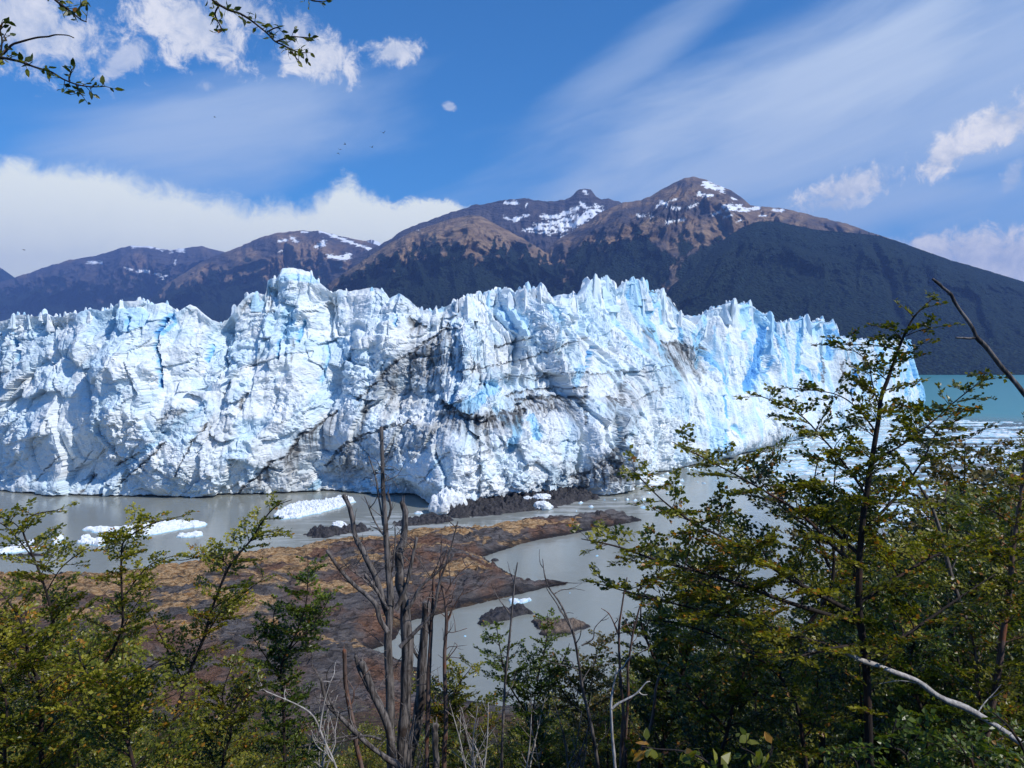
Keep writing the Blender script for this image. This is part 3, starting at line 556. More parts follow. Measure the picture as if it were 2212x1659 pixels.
gl = np_mesh("glacier", np.stack([GX, GY, GZ], -1).reshape(-1, 3), grid_faces(R, nc), ICE,
             attrs={'blue': ('FLOAT', 'POINT', padz(blue, .6)), 'dirt': ('FLOAT', 'POINT', padz(dirt, .3))}, smooth_shade=False)
tag(gl, kind='structure')

# seracs: leaning, many-faced pinnacles standing in rows on and behind the crest
rs = np.random.default_rng(77); SV, SF, SB, SD, vc = [], [], [], [], 0
def serac(cx_, cy_, ztop, h, w, lean, blu, nseg=11, blunt=.30):
    """an eroded ice tower: faceted sides, broken blunt top"""
    global vc
    nl = 12; lev = np.linspace(0, 1, nl)[:, None]; an = np.linspace(0, 2*np.pi, nseg, endpoint=False)[None]; sd_s = rs.uniform(0, 90)
    k_ = rs.integers(3, 6); ph = rs.uniform(0, 6.28); poly_ = 1/np.maximum(np.cos(((an+ph) % (2*np.pi/k_))-np.pi/k_), .55)*.8           # angular plan
    prof_ = (1.2-(1.2-blunt)*lev**rs.uniform(.8, 1.6))*np.where(lev > .94, .55, 1); r = w*prof_*poly_*(1+.45*fbm(np.cos(an)*1.2+sd_s, np.sin(an)*1.2, lev*2.2, 3, 5)+.22*facets(an*1.6+sd_s+0*lev, lev*3.0+0*an, 6, 1.2, .6, .6))
    rot = rs.uniform(0, np.pi); el_ = rs.uniform(.45, .9); u, v2 = np.cos(an)*r, np.sin(an)*r*el_
    zz_ = ztop-h*(1-lev)+0*an; zz_ = np.where(lev > .9, zz_-np.cos(an+ph)*w*.35*blunt, zz_)
    V_ = np.stack([cx_+u*math.cos(rot)-v2*math.sin(rot)+lean[0]*lev*h, cy_+u*math.sin(rot)+v2*math.cos(rot)+lean[1]*lev*h, zz_], -1).reshape(-1, 3)
    V_ = np.concatenate([V_, V_[-nseg:].mean(0)[None]]); i = np.arange(nl-1)[:, None]*nseg; j = np.arange(nseg)[None]
    SV.append(V_); SF.append((np.stack([i+j, i+(j+1) % nseg, i+nseg+(j+1) % nseg, i+nseg+j], -1)+vc).reshape(-1, 4)); jj = np.arange(nseg); top_ = (nl-1)*nseg
    SF.append(np.stack([top_+jj, top_+(jj+1) % nseg, np.full(nseg, top_+nseg), np.full(nseg, top_+nseg)], -1)+vc); vc += len(V_); SB.append(np.full(len(V_), blu)*rs.uniform(.5, 1.3))
ok = np.where((cpx > -80) & (cpx < 930) & ~after)[0]
for rep in range(620):
    i = int(rs.choice(ok)); back = abs(rs.normal(0, 1))**1.4*9+rs.uniform(-1.5, 1.5); xx = X[-1, i]+NI[i, 0]*back; yy = Y[-1, i]+NI[i, 1]*back; q = xx/yy*FPX+CX; zone_ = np.interp(q, [0, 190, 200, 420, 470, 680, 700, 926], [.55, .55, .7, .8, 1.25, 1.25, 1.1, .7])
    if q < 470 and rs.random() < .55: continue
    h = rs.uniform(3, 7.5)*zone_; top = np.interp(q, sky_pts[:, 0], sky_pts[:, 1])+abs(rs.normal(0, 1.6))+(1.0 if h > 5 else 0)+fbm(np.array([q/4.0]), np.array([0.]), 0, 3, 5)[0]-.6*(rs.random() < .3)
    serac(xx, yy, CAMH+(HZ-top)/FPX*yy, h*1.5, h*rs.uniform(.24, .48), (rs.normal(0, .10)-.05, rs.normal(0, .08)), rs.choice([0, .12, .3, .42], p=[.45, .3, .17, .08]))
# the tallest ones, as surveyed: (x, top y, height m, width)
for vx, vy, h, w, bl_ in [(1143, 609, 8, 1.6, .38), (1286, 594, 13, 2.6, .15), (1316, 597, 12, 2.9, .38), (1366, 599, 12, 3.0, .30), (1391, 600, 13, 2.2, .12), (1428, 624, 14, 3.6, .16), (1582, 646, 12, 3.0, .15), (1616, 649, 12, 2.6, .14), (1655, 674, 12, 2.6, .32), (1709, 688, 14, 2.4, .10), (1743, 680, 16, 3.4, .14), (1777, 683, 15, 2.0, .30), (1800, 690, 16, 2.6, .40), (1170, 613, 9, 3.2, .05), (1005, 636, 7, 2.0, .25)]:
    q = vx*VS; i = int(ok[np.argmin(np.abs(fpx[ok]-q))]); yy = Y[-1, i]+.5*NI[i, 1]; xx = (q-CX)/FPX*yy; serac(xx, yy, CAMH+(HZ-vy*VS)/FPX*yy, h*1.7, w*1.15, (rs.normal(0, .03), rs.normal(0, .03)), bl_, 14, .42)
sb_ = np.concatenate(SB); sf_ = np.concatenate(SF); tq = sf_[:, 2] == sf_[:, 3]
np_mesh("serac_ridge", np.concatenate(SV), np.concatenate([sf_[~tq].ravel(), sf_[tq][:, :3].ravel()]), ICE, gl, facesizes=np.concatenate([np.full((~tq).sum(), 4), np.full(tq.sum(), 3)]), attrs={'blue': ('FLOAT', 'POINT', sb_), 'dirt': ('FLOAT', 'POINT', sb_*0)}, smooth_shade=False)
# ---------------------------------------------------------------- lake
def water_material():
    m, k, b, out = material("lake_water"); P = geopos(k); x, y, z = k.sep(P)
    n1 = k.noise(k.comb(k.m('MULTIPLY', x, .6), y, 0.0), .045, 5, .6, .4)
    far = k.mr(k.m('ADD', k.m('ADD', y, k.m('MULTIPLY', x, .55)), k.m('MULTIPLY', k.m('SUBTRACT', n1, .5), 120)), 560, 760)
    milk = k.mix(n1, (0.235, 0.243, 0.210), (0.275, 0.283, 0.250)); teal = k.mix(n1, (0.055, 0.25, 0.28), (0.080, 0.31, 0.33))
    c = k.mix(far, milk, teal)
    # foam lines of the current between the rocks
    cur = k.mr(k.noise(k.comb(k.m('MULTIPLY', k.m('ADD', x, k.m('MULTIPLY', y, -0.35)), .05), k.m('MULTIPLY', y, .32), 0), 1.0, 6, .72, .8), .47, .60)
    w = k.m('MULTIPLY', k.m('MULTIPLY', k.mr(x, -66, -40), k.mr(x, 60, 20)), k.m('MULTIPLY', k.mr(k.m('SUBTRACT', y, k.m('MULTIPLY', x, .42)), 176, 184), k.mr(k.m('SUBTRACT', y, k.m('MULTIPLY', x, .42)), 214, 203)))
    c = k.mix(k.m('MULTIPLY', k.m('MULTIPLY', cur, w), .8), c, (0.55, 0.57, 0.55))
    k.put(b.inputs['Base Color'], c); k.put(b.inputs['Roughness'], k.mr(far, 0, 1, .09, .3)); b.inputs['IOR'].default_value = 1.333
    wv = k.noise(k.comb(k.m('MULTIPLY', x, .5), y, 0), .55, 6, .62); wv2 = k.noise(P, .12, 3, .5)
    k.put(b.inputs['Normal'], k.bump(k.m('ADD', wv, wv2), .30, .22))
    return m
WAT = water_material()
def disc(name, r, z, mat):
    rr = np.array([0.01, 60, 120, 200, 300, 500, 900, 2000, 4000, r]); aa = np.linspace(0, 2*np.pi, 97)
    v = np.stack([rr[:, None]*np.cos(aa), rr[:, None]*np.sin(aa), np.full((len(rr), 97), z)], -1)
    return np_mesh(name, v.reshape(-1, 3), grid_faces(len(rr), 97)[:, ::-1], mat)
tag(disc("lake_water", 9400, 0.0, WAT), kind='structure')

# ---------------------------------------------------------------- shore and hillside
up6 = [(0,395),(60,388),(120,372),(200,360),(300,350),(400,342),(540,335),(640,312),(700,298),(780,292),(860,286),(930,280),(1030,276),(1080,270),(1140,262),(1200,242),(1300,226),(1400,222),(1500,215),(1640,195),(1720,186),(1830,195),(1895,224)]
lo6 = [(1895,228),(1800,246),(1700,265),(1500,305),(1350,330),(1250,355),(1210,372),(1150,390),(1060,420),(1120,460),(1200,505),(1270,545),(1330,552),(1400,545),(1470,552),(1515,552),(1500,565),(1400,580),(1300,605),(1150,640),(1000,675),(900,700),(800,730),(690,752),(640,790),(600,850),(560,880),(480,905),(560,935),(640,970),(720,1000)]
c6 = lambda p: (280.7+.1903*p[0], 477.2+.1903*p[1])
c7 = lambda p: (.1523*p[0], 477.2+.1523*p[1])
up7 = [(-300,640),(0,648),(60,640),(200,650),(330,655),(420,668),(480,670),(600,655),(760,655),(900,632),(1000,618),(1100,604),(1250,588),(1380,578),(1450,545),(1600,512),(1700,495),(1800,488),(1850,490)]
outl = [(-60, 900)]+[c7(p) for p in up7]+[c6(p) for p in up6]+[c6(p) for p in lo6]+[(436, 700), (455, 716), (500, 728), (600, 735), (700, 742), (1200, 760)]
op = np.array(outl); op[1:len(up7)+len(up6), 1] += 2.5
wpts = on_water(op[1:, 0], op[1:, 1])
land = np.concatenate([[[-900, -60]], [[-420, 120], [-230, 108]], wpts[1:], [[200, 60], [420, 66], [900, 60], [900, -60]]], 0)
def hill(x, y):
    r = smooth(x, 2, 26)*8*(1-smooth(y, 40, 75)) + smooth(-x, 14, 60)*6*(1-smooth(y, 45, 85))
    z = np.interp(y, [-60, -1, 2, 30, 60, 82, 110, 400], [44, 38.3, 37.6, 18.0, 8.5, 2.2, -2, -4])
    return z+r+fbm(x/9, y/9, 0, 4, 301)*1.6*smooth(y, 4, 14)*(1-smooth(y, 70, 90))
gx, gy = np.meshgrid(np.linspace(-215, 175, 861), np.concatenate([np.linspace(-30, 60, 120), np.linspace(60.6, 214, 360)]))
ins = inside(gx, gy, land.tolist()); dist, _ = polydist(gx, gy, land.tolist()+[land[0].tolist()])
sd_ = np.where(ins, dist, -dist)
# bedrock: smooth ice-worn whalebacks with ledges, steeper on the lake side
rn = fbm(gx/17, gy/11, 0, 4, 311); rl = ridged((gx+gy*.35)/7.5, (gy-gx*.30)/2.3, 0, 4, 312, .55); rf = facets((gx+gy*.3)/4.2, (gy-gx*.3)/2.0, 313, 1, .8, .8)
rock_h = 0.15+2.3*smooth(sd_, 0, 9)+1.2*smooth(sd_, 6, 26)+rn*2.0*smooth(sd_, 2, 14)+(rl-.4)*.62*smooth(sd_, .3, 3)+rf*.75*smooth(sd_, .2, 2.5)+fbm(gx/.9, gy/.7, 0, 4, 314, .6)*.34
rock_h = np.where(sd_ > 0, rock_h, np.maximum(-3, sd_*.8-.2))
hz_ = hill(gx, gy); tz = np.where(sd_ > 0, np.maximum(rock_h, hz_), np.where(gy < 78, np.minimum(hz_, rock_h+0*hz_) if False else rock_h, rock_h))
tz = np.where((sd_ > -3) & (hz_ > 0) & (gy < 84) & (sd_ <= 0), np.minimum(tz, hz_), tz)
soil = smooth(hz_-rock_h+fbm(gx/6, gy/6, 0, 3, 315)*2, -0.5, 1.2)*(1-smooth(gy, 62, 84))
nup = on_water(op[1:len(up7)+len(up6)+1, 0], op[1:len(up7)+len(up6)+1, 1]); du_, _ = polydist(gx, gy, nup.tolist())
_w = fbm((gx+gy*.3)/16, (gy-gx*.3)/6, 0, 5, 316, .6)
ochre = smooth(_w*1.2+1.0*(1-smooth(du_, 4, 18))+.02+.6*smooth(-gx, 15, 50)*(1-smooth(du_, 12, 40))-.9*smooth(gx, -4, 12), -.05, .75)
ochre = np.maximum(ochre, .85*smooth(fbm(gx/14, gy/5, 3, 5, 318, .6), -.2, .3)*smooth(-gx, 26, 46)*smooth(gy, 88, 98)*(1-smooth(gy, 118, 134)))
ochre = ochre*smooth(gy, 84, 100)
wet = 1-smooth(sd_+fbm(gx/2.5, gy/2.5, 0, 3, 317)*1.2, .8, 2.2)
def ground_material():
    m, k, b, out = material("shore_rock"); P = geopos(k); x, y, z = k.sep(P)
    so_, oc, we = k.attr('soil'), k.attr('ochre'), k.attr('wet')
    Q = k.comb(k.m('MULTIPLY', k.m('ADD', x, k.m('MULTIPLY', y, .35)), .35), k.m('SUBTRACT', y, k.m('MULTIPLY', x, .35)), k.m('MULTIPLY', z, 1.5))
    n1 = k.noise(Q, .55, 7, .68, .3); n2 = k.noise(Q, 2.4, 5, .65); n3 = k.noise(P, .09, 4, .6)
    gr = k.mix(k.mr(n1, .38, .62), (0.115, 0.102, 0.100), (0.235, 0.212, 0.205))
    rd = k.mix(k.mr(n2, .4, .62), (0.19, 0.095, 0.060), (0.34, 0.19, 0.12))
    c = k.mix(k.mr(n3, .44, .64), gr, rd)
    oc1 = k.mix(k.mr(n2, .38, .62), (0.42, 0.22, 0.085), (0.78, 0.53, 0.29))
    c = k.mix(k.mr(k.m('ADD', oc, k.m('MULTIPLY', k.m('SUBTRACT', n1, .5), 2.4)), .34, .80), c, oc1)
    fis = k.n('ShaderNodeTexVoronoi'); fis.feature = 'DISTANCE_TO_EDGE'; k.put(fis.inputs['Vector'], k.vm('ADD', Q, k.n('ShaderNodeVectorMath', operation='SCALE').outputs[0]) if False else Q); fis.inputs['Scale'].default_value = .42
    wn = k.noise(Q, 1.3, 4, .6); fd = k.m('ADD', fis.outputs[0], k.m('MULTIPLY', k.m('SUBTRACT', wn, .5), .35)); fm_ = k.mr(fd, .075, .0)
    n4 = k.noise(Q, 7.0, 4, .7); c = k.mix(k.m('MULTIPLY', k.mr(n4, .5, .7), .5), c, (0.028, 0.022, 0.021))
    c = k.mix(k.m('MULTIPLY', fm_, .5), c, (0.020, 0.016, 0.016))
    c = k.mix(k.mr(n1, .60, .67), c, k.mix(.75, c, (0.022, 0.019, 0.020)))
    c = k.mix(k.mr(n2, .63, .72), c, (0.026, 0.022, 0.022))
    c = k.mix(k.m('MULTIPLY', we, .85), c, (0.022, 0.020, 0.021))
    sc_ = k.mix(k.mr(n2, .35, .65), (0.030, 0.024, 0.016), (0.075, 0.062, 0.035))
    c = k.mix(so_, c, sc_)
    k.put(b.inputs['Base Color'], c); b.inputs['Roughness'].default_value = .85; b.inputs['Specular IOR Level'].default_value = .25
    k.put(b.inputs['Normal'], k.bump(k.m('SUBTRACT', k.m('ADD', k.m('ADD', n1, k.m('MULTIPLY', n2, .6)), k.m('MULTIPLY', n4, .3)), k.m('MULTIPLY', fm_, .25)), 1.0, 1.3))
    return m
GM = ground_material()
g = np_mesh("ground", np.stack([gx, gy, tz], -1).reshape(-1, 3), grid_faces(*gx.shape), GM, attrs={'soil': ('FLOAT', 'POINT', soil.ravel()), 'ochre': ('FLOAT', 'POINT', ochre.ravel()), 'wet': ('FLOAT', 'POINT', wet.ravel())})
tag(g, kind='structure')
def ground_z(x, y):
    gxs = gx[0]; gys = gy[:, 0]
    i = np.clip(np.searchsorted(gxs, x)-1, 0, len(gxs)-2); j = np.clip(np.searchsorted(gys, y)-1, 0, len(gys)-2)
    return tz[j, i]
# ---------------------------------------------------------------- rocks in the water, ice floes, brash ice
DROCK, k, b, out = material("wet_dark_rock")
_P = geopos(k); _n = k.noise(_P, 1.3, 6, .68); _n2 = k.noise(_P, .35, 4, .6)
k.put(b.inputs['Base Color'], k.mix(k.mr(_n, .38, .66), (0.012, 0.011, 0.013), (0.060, 0.052, 0.054))); b.inputs['Roughness'].default_value = .6
k.put(b.inputs['Normal'], k.bump(_n, 1.0, .5))
BROCK, k, b, out = material("brown_island_rock")
_P = geopos(k); _n = k.noise(_P, 1.6, 6, .68); _z = k.sep(_P)[2]
k.put(b.inputs['Base Color'], k.mix(k.mr(_z, .15, .55), (0.030, 0.026, 0.027), k.mix(k.mr(_n, .38, .66), (0.10, 0.07, 0.052), (0.24, 0.175, 0.125)))); b.inputs['Roughness'].default_value = .8
k.put(b.inputs['Normal'], k.bump(_n, 1.0, .5))
SNOWICE, k, b, out = material("floating_ice")
_P = geopos(k); _n = k.noise(_P, 1.1, 6, .66); _z = k.sep(_P)[2]; _n3 = k.noise(_P, 5.0, 3, .6)
_c = k.mix(k.mr(_z, 0.02, .30), (0.38, 0.66, 0.80), (0.86, 0.89, 0.91)); _c = k.mix(k.m('MULTIPLY', k.mr(_n, .55, .75), .25), _c, (0.50, 0.66, 0.76))
k.put(b.inputs['Base Color'], _c); b.inputs['Roughness'].default_value = .6
k.put(b.inputs['Normal'], k.bump(k.m('ADD', _n, k.m('MULTIPLY', _n3, .3)), .8, .35))
def slab(name, outline, mat, h, edge, rough, label, cat, group=None, seed=0, res=None, steep=False, freq=1.0, shift=1.2):
    """an island of rock or ice: heights rise from its real waterline outline"""
    pl = np.array(outline, float); pl[:, 1] += shift; w = on_water(pl[:, 0], pl[:, 1]); c = w.mean(0); w = w-c
    lo, hi = w.min(0)-.6, w.max(0)+.6; res = res or max(.12, (hi-lo).max()/150)
    x, y = np.meshgrid(np.arange(lo[0], hi[0]+res, res), np.arange(lo[1], hi[1]+res, res))
    wx, wy = x+fbm(x/2.2, y/2.2, seed, 3, seed)*edge*.5, y+fbm(x/2.2, y/2.2, seed+5., 3, seed+1)*edge*.5
    ins = inside(wx, wy, w.tolist()); dd, _ = polydist(wx, wy, w.tolist()+[w[0].tolist()]); s = np.where(ins, dd, -dd)
    body = smooth(s, -edge*.15, edge) if not steep else smooth(s, -.12, edge*.35)*(.75+.25*smooth(s, 0, edge*3))
    z = -.5+(h+.5)*body+body*rough*(fbm(x*.6*freq, y*.8*freq, seed, 4, seed+3)+.5*(facets(x*.55*freq, y*.8*freq, seed+7)-.6))
    keep = s > -edge*.8; fm = keep[:-1, :-1] | keep[1:, :-1] | keep[:-1, 1:] | keep[1:, 1:]
    f = grid_faces(*x.shape, fm); v = np.stack([x, y, z], -1).reshape(-1, 3); used = np.unique(f); mp = -np.ones(len(v), int); mp[used] = np.arange(len(used))
    o = np_mesh(name, v[used], mp[f], mat, smooth_shade=not steep); o.location = (c[0], c[1], 0); return tag(o, label, cat, group)
C6 = lambda L: [c6(p) for p in L]
C7 = lambda L: [c7(p) for p in L]
RG = "dark rocks breaking the surface of the lake"
slab("lake_rock", C6([(105,302),(150,280),(180,268),(270,265),(390,258),(480,265),(495,280),(400,290),(300,300),(240,318),(190,318)]), DROCK, 1.3, 2.2, .9, "long wet black rock with a lump of ice on it, left of the dead tree", "rock", RG, 1)
slab("lake_rock", C6([(580,236),(640,230),(700,217),(740,204),(830,202),(900,210),(918,224),(860,240),(760,247),(660,254),(590,250)]), DROCK, 1.3, 2.2, .8, "long wet black rock just below the tumbled ice, directly right of the dead tree's top", "rock", RG, 2)
slab("rock_ledge", C6([(850,195),(900,150),(980,120),(1080,90),(1130,80),(1250,70),(1400,65),(1500,70),(1620,88),(1690,108),(1560,128),(1450,158),(1300,175),(1150,192),(1000,208),(920,214)]), DROCK, 1.9, 2.6, 1.7, "black rock ledge under the overhanging foot of the glacier", "rock ledge", None, 3)
slab("lake_rock", C6([(1025,765),(1040,730),(1080,705),(1150,690),(1210,672),(1300,680),(1320,690),(1335,712),(1260,725),(1200,750),(1130,770),(1060,782)]), DROCK, .9, 1.3, .6, "black rough islet in the grey bay, below the white floe", "rock", RG, 4)
slab("lake_rock", C6([(1300,755),(1350,742),(1450,745),(1530,748),(1600,765),(1645,782),(1600,800),(1520,825),(1440,838),(1360,830),(1340,800),(1310,775)]), BROCK, .9, 1.6, .5, "flat brown rock islet in the bay, the nearest of the islets", "rock", RG, 5)
slab("lake_rock", C6([(0,376),(20,370),(50,372),(58,380),(10,386)]), DROCK, .6, .8, .4, "small black rock close off the orange shore, left end of the rapids", "rock", RG, 6)
slab("lake_rock", C6([(1095,434),(1115,422),(1155,430),(1130,440)]), DROCK, .4, .5, .2, "tiny black rock in the notch of the shore beside the long headland", "rock", RG, 7)
slab("lake_rock", C6([(1412,706),(1440,700),(1452,714),(1425,720)]), DROCK, .3, .4, .2, "tiny dark rock in the bay between the two islets", "rock", RG, 8)
slab("lake_rock", C7([(50,504),(200,495),(330,496),(430,500),(280,514),(80,514)]), DROCK, .5, 1.2, .3, "low flat dark rock behind the leftmost tree tips", "rock", RG, 9)
slab("lake_rock", C7([(350,645),(400,628),(450,635),(468,652),(400,662)]), DROCK, .8, 1.0, .4, "rounded dark rock at the left end of the orange shore", "rock", RG, 10)
slab("lake_rock", [(760,499),(768,494),(778,492),(786,498),(775,502)], DROCK, .9, 1.5, .4, "dark rock in the grey water seen through the big right-hand tree", "rock", RG, 11)
FG = "ice floes drifting on the milky lake"
slab("ice_floe", C7([(520,340),(600,325),(700,318),(780,325),(850,310),(950,300),(1100,285),(1200,278),(1300,285),(1365,295),(1368,315),(1250,330),(1100,355),(1000,375),(900,385),(800,395),(700,405),(640,400),(620,385),(740,372),(600,358)]), SNOWICE, .75, 1.6, .45, "longest flat white ice floe on the left, tapering to both ends", "ice floe", FG, 21, steep=True)
slab("ice_floe", C7([(500,425),(540,385),(580,378),(620,405),(690,405),(695,440),(640,448),(560,435)]), SNOWICE, 1.1, 1.3, .8, "humped white floe tucked against the lower left of the longest floe", "ice floe", FG, 22, steep=True)
slab("ice_floe", C7([(1152,385),(1180,365),(1230,370),(1270,358),(1330,362),(1333,375),(1290,388),(1180,392)]), SNOWICE, .7, .9, .5, "small white floe just below the right end of the longest floe", "ice floe", FG, 23, steep=True)
slab("ice_floe", C7([(330,405),(350,388),(420,385),(428,395),(395,410),(400,440),(350,442)]), SNOWICE, .9, .9, .6, "small upright white floe alone between the left edge floe and the longest floe", "ice floe", FG, 24, steep=True)
slab("ice_floe", C7([(400,432),(440,428),(438,440),(402,444)]), SNOWICE, .35, .5, .2, "tiniest flat scrap of ice beside the small upright floe", "ice floe", FG, 25, steep=True)
slab("ice_floe", C7([(-120,500),(0,470),(60,445),(130,430),(235,405),(242,415),(200,450),(290,460),(290,472),(180,482),(60,496),(-60,510)]), SNOWICE, .7, 1.4, .6, "white floe at the left edge of the picture behind the tree tips", "ice floe", FG, 26, steep=True)
slab("ice_floe", V([(590,1112),(612,1096),(640,1085),(700,1080),(740,1070),(762,1074),(768,1082),(735,1095),(690,1107),(640,1118),(608,1121)]), SNOWICE, .9, 1.8, .9, "broad rough white floe lying close under the glacier wall", "ice floe", FG, 27, steep=True, freq=2.2)
slab("ice_floe", C6([(1195,635),(1215,628),(1260,640),(1318,630),(1322,645),(1270,660),(1200,662)]), SNOWICE, .45, .6, .35, "white floe in the bay above the black islet", "ice floe", FG, 28, steep=True)
for i, (p, s_, lb) in enumerate([((968, 829), 13, "scrap of ice in the inlet right of the dead tree"), ((1662, 407), 14, "scrap of ice far out in the middle of the bay"), ((1520, 603), 10, "scrap of ice off the tip of the rocky point"), ((1350, 731), 7, "crumb of ice between the islets"), ((1905, 152), 22, "flat scrap of ice at the corner of the glacier wall")]):
    q = c6(p); rx, ry = s_*.1903, s_*.1903*.38; slab("ice_floe", [(q[0]+rx*math.cos(a)*random.Random(i*9+j).uniform(.6, 1), q[1]+ry*math.sin(a)) for j, a in enumerate(np.linspace(0, 2*np.pi, 9)[:-1])], SNOWICE, .25, .4, .15, lb, "ice scrap", "scraps of ice in the bay", 40+i, steep=True)
def boulder(name, px, py, z0, size, squash, label, cat, group, seed, mat=None, lift=0.35):
    """angular block with its foot at the surveyed spot"""
    n = 26; u, v_ = np.meshgrid(np.linspace(0, 2*np.pi, 2*n+1), np.linspace(0, np.pi, n+1)); d_ = np.stack([np.cos(u)*np.sin(v_), np.sin(u)*np.sin(v_), np.cos(v_)], -1)
    r = 1+.34*fbm(d_[..., 0]*1.3, d_[..., 1]*1.3, d_[..., 2]*1.3+seed, 3, seed)+.28*ridged(d_[..., 0]*1.1, d_[..., 1]*1.1, d_[..., 2]*1.1+seed, 3, seed+2)*.6+.12*fbm(d_[..., 0]*5, d_[..., 1]*5, d_[..., 2]*5, 3, seed+4)
    r[:, -1] = r[:, 0]; r[0] = r[0].mean(); r[-1] = r[-1].mean(); vv_ = d_*r[..., None]*np.array(squash)*size; w = on_water([px], [py], z0)[0]
    o = np_mesh(name, vv_.reshape(-1, 3), grid_faces(n+1, 2*n+1)[:, ::-1], mat or SNOWICE, smooth_shade=False); o.location = (w[0], w[1], z0+size*squash[2]*lift); return tag(o, label, cat, group)
IG = "blocks of ice fallen at the foot of the glacier"
q = c6((306, 262)); boulder("ice_block", q[0], q[1], 1.0, .95, (1.6, 1, .9), "white lump of ice stranded on the long black rock", "ice block", IG, 3)
for (cx_, cy_, z0, s_, sq, lb, sd2) in [((1300), 118, 1.6, .9, (1.2, 1, .7), "small ice block on the left of the black rock ledge", 5), (1372, 116, 1.8, 1.3, (1.5, 1, .8), "larger ice block sitting on top of the black rock ledge", 6), (1376, 162, .3, 1.5, (1.35, 1, .9), "white ice block at the water's edge in front of the black ledge", 7),
                                       (850, 188, 0, 2.6, (1.0, .9, 1.5), "tumbled white ice pile reaching the water beside the black ledge", 8), (905, 165, .6, 2.3, (1.3, 1, 1.4), "lumpy ice heap behind the tumbled white pile", 9), (800, 105, .4, 2.2, (.75, .7, 3.4), "thin leaning fin of ice above the tumbled pile", 10), (1945, 45, 0, 2.6, (1.7, 1, .75), "pale ice block floating off the glacier's corner", 11), (1890, 20, 0, 2.6, (1.1, 1, 1.1), "blue-white block wedged against the glacier's corner", 12)]:
    q = c6((cx_, cy_)); boulder("ice_block", q[0], q[1], z0, s_, sq, lb, "ice block", IG, sd2)
# brash ice packed along the right-hand wall
bpoly = [(690, 466), (716, 470), (752, 474), (780, 492), (806, 520), (850, 560), (950, 620), (1100, 620), (1300, 470), (1300, 423), (1024, 421.5), (960, 419), (926, 414), (906, 407)]
bw = on_water(*np.array(bpoly, float).T)
x, y = np.meshgrid(np.arange(20, 470, 1.0), np.arange(110, 640, 1.0))
wx = x+fbm(x/25, y/25, 0, 4, 501)*12; wy = y+fbm(x/25, y/25, 5., 4, 502)*9
ins = inside(wx, wy, bw.tolist()); dd, _ = polydist(wx, wy, bw.tolist()+[bw[0].tolist()]); s = np.where(ins, dd, -dd)
band = fbm((x+y*.5)/70, (y-x*.16)/8.5, 0, 4, 503)
lum = facets(x/2.6, y/2.6, 504, 1, .8, 1.1)*.55+facets(x/7, y/7, 505, 1, .8, 1)*.45+fbm(x/1.8, y/1.8, 0, 2, 506)*.3
cover = smooth(s, -3, 12)*1.1+band*(.9+1.3*smooth(y, 380, 520))-.50*smooth(y+x*.2, 440, 560)-.55
z = np.clip(-.45+cover*1.1, -1, .22)+(lum-.55)*.55
z = np.where(s > -14, z, -1); kp = z > -.12; fm = (kp[:-1, :-1] | kp[1:, :-1] | kp[:-1, 1:] | kp[1:, 1:])
f = grid_faces(*x.shape, fm); v = np.stack([x, y, z], -1).reshape(-1, 3); used = np.unique(f); mp = -np.ones(len(v), int); mp[used] = np.arange(len(used))
rb_ = np.random.default_rng(8); bv, bf, c0 = [v[used]], [np.concatenate([mp[f]])], len(used)
bvx = np.interp(rb_.uniform(0, 1, 420)**.7, [0, 1], [0, 1]); seg = B[(np.arange(nc) < i_end) & (vpx > 640)]
for q in range(420):
    j = int(bvx[q]*(len(seg)-1)); off = abs(rb_.normal(0, 1))*9+1.5; sz_ = rb_.uniform(.18, .75)**1.3*(1+seg[j, 1]/500); pos_ = seg[j]-np.array([-.55, .83])*0+np.array([off*.55, -off*.85])
    if seg[j, 1] < 215 and rb_.random() < .75: continue
    o8 = np.array([[1, 0, 0], [.6, .8, 0], [-.4, .9, 0], [-1, .1, 0], [-.5, -.8, 0], [.5, -.9, 0], [.35, .2, .8], [-.35, -.1, .9]])*[sz_*1.5, sz_, sz_*.7]*rb_.uniform(.7, 1.3, (8, 3)); o8[:6, 2] = -.1
    o8[:, :2] = o8[:, :2]@np.array([[math.cos(q), -math.sin(q)], [math.sin(q), math.cos(q)]]); bv.append(o8+[pos_[0], pos_[1], .02])
    bf.append(np.array([[0, 1, 6, 6], [1, 2, 7, 6], [2, 3, 7, 7], [3, 4, 7, 7], [4, 5, 6, 7], [5, 0, 6, 6]])+c0); c0 += 8
bf = np.concatenate(bf); dg_ = (bf[:, 2] == bf[:, 3]); lp = np.concatenate([bf[~dg_].ravel(), bf[dg_][:, :3].ravel()]); sz2 = np.concatenate([np.full((~dg_).sum(), 4), np.full(dg_.sum(), 3)])
tag(np_mesh("brash_ice", np.concatenate(bv), lp, SNOWICE, facesizes=sz2, smooth_shade=False), "broken white brash ice packed on the water along the right-hand glacier wall", "brash ice", None, "stuff")


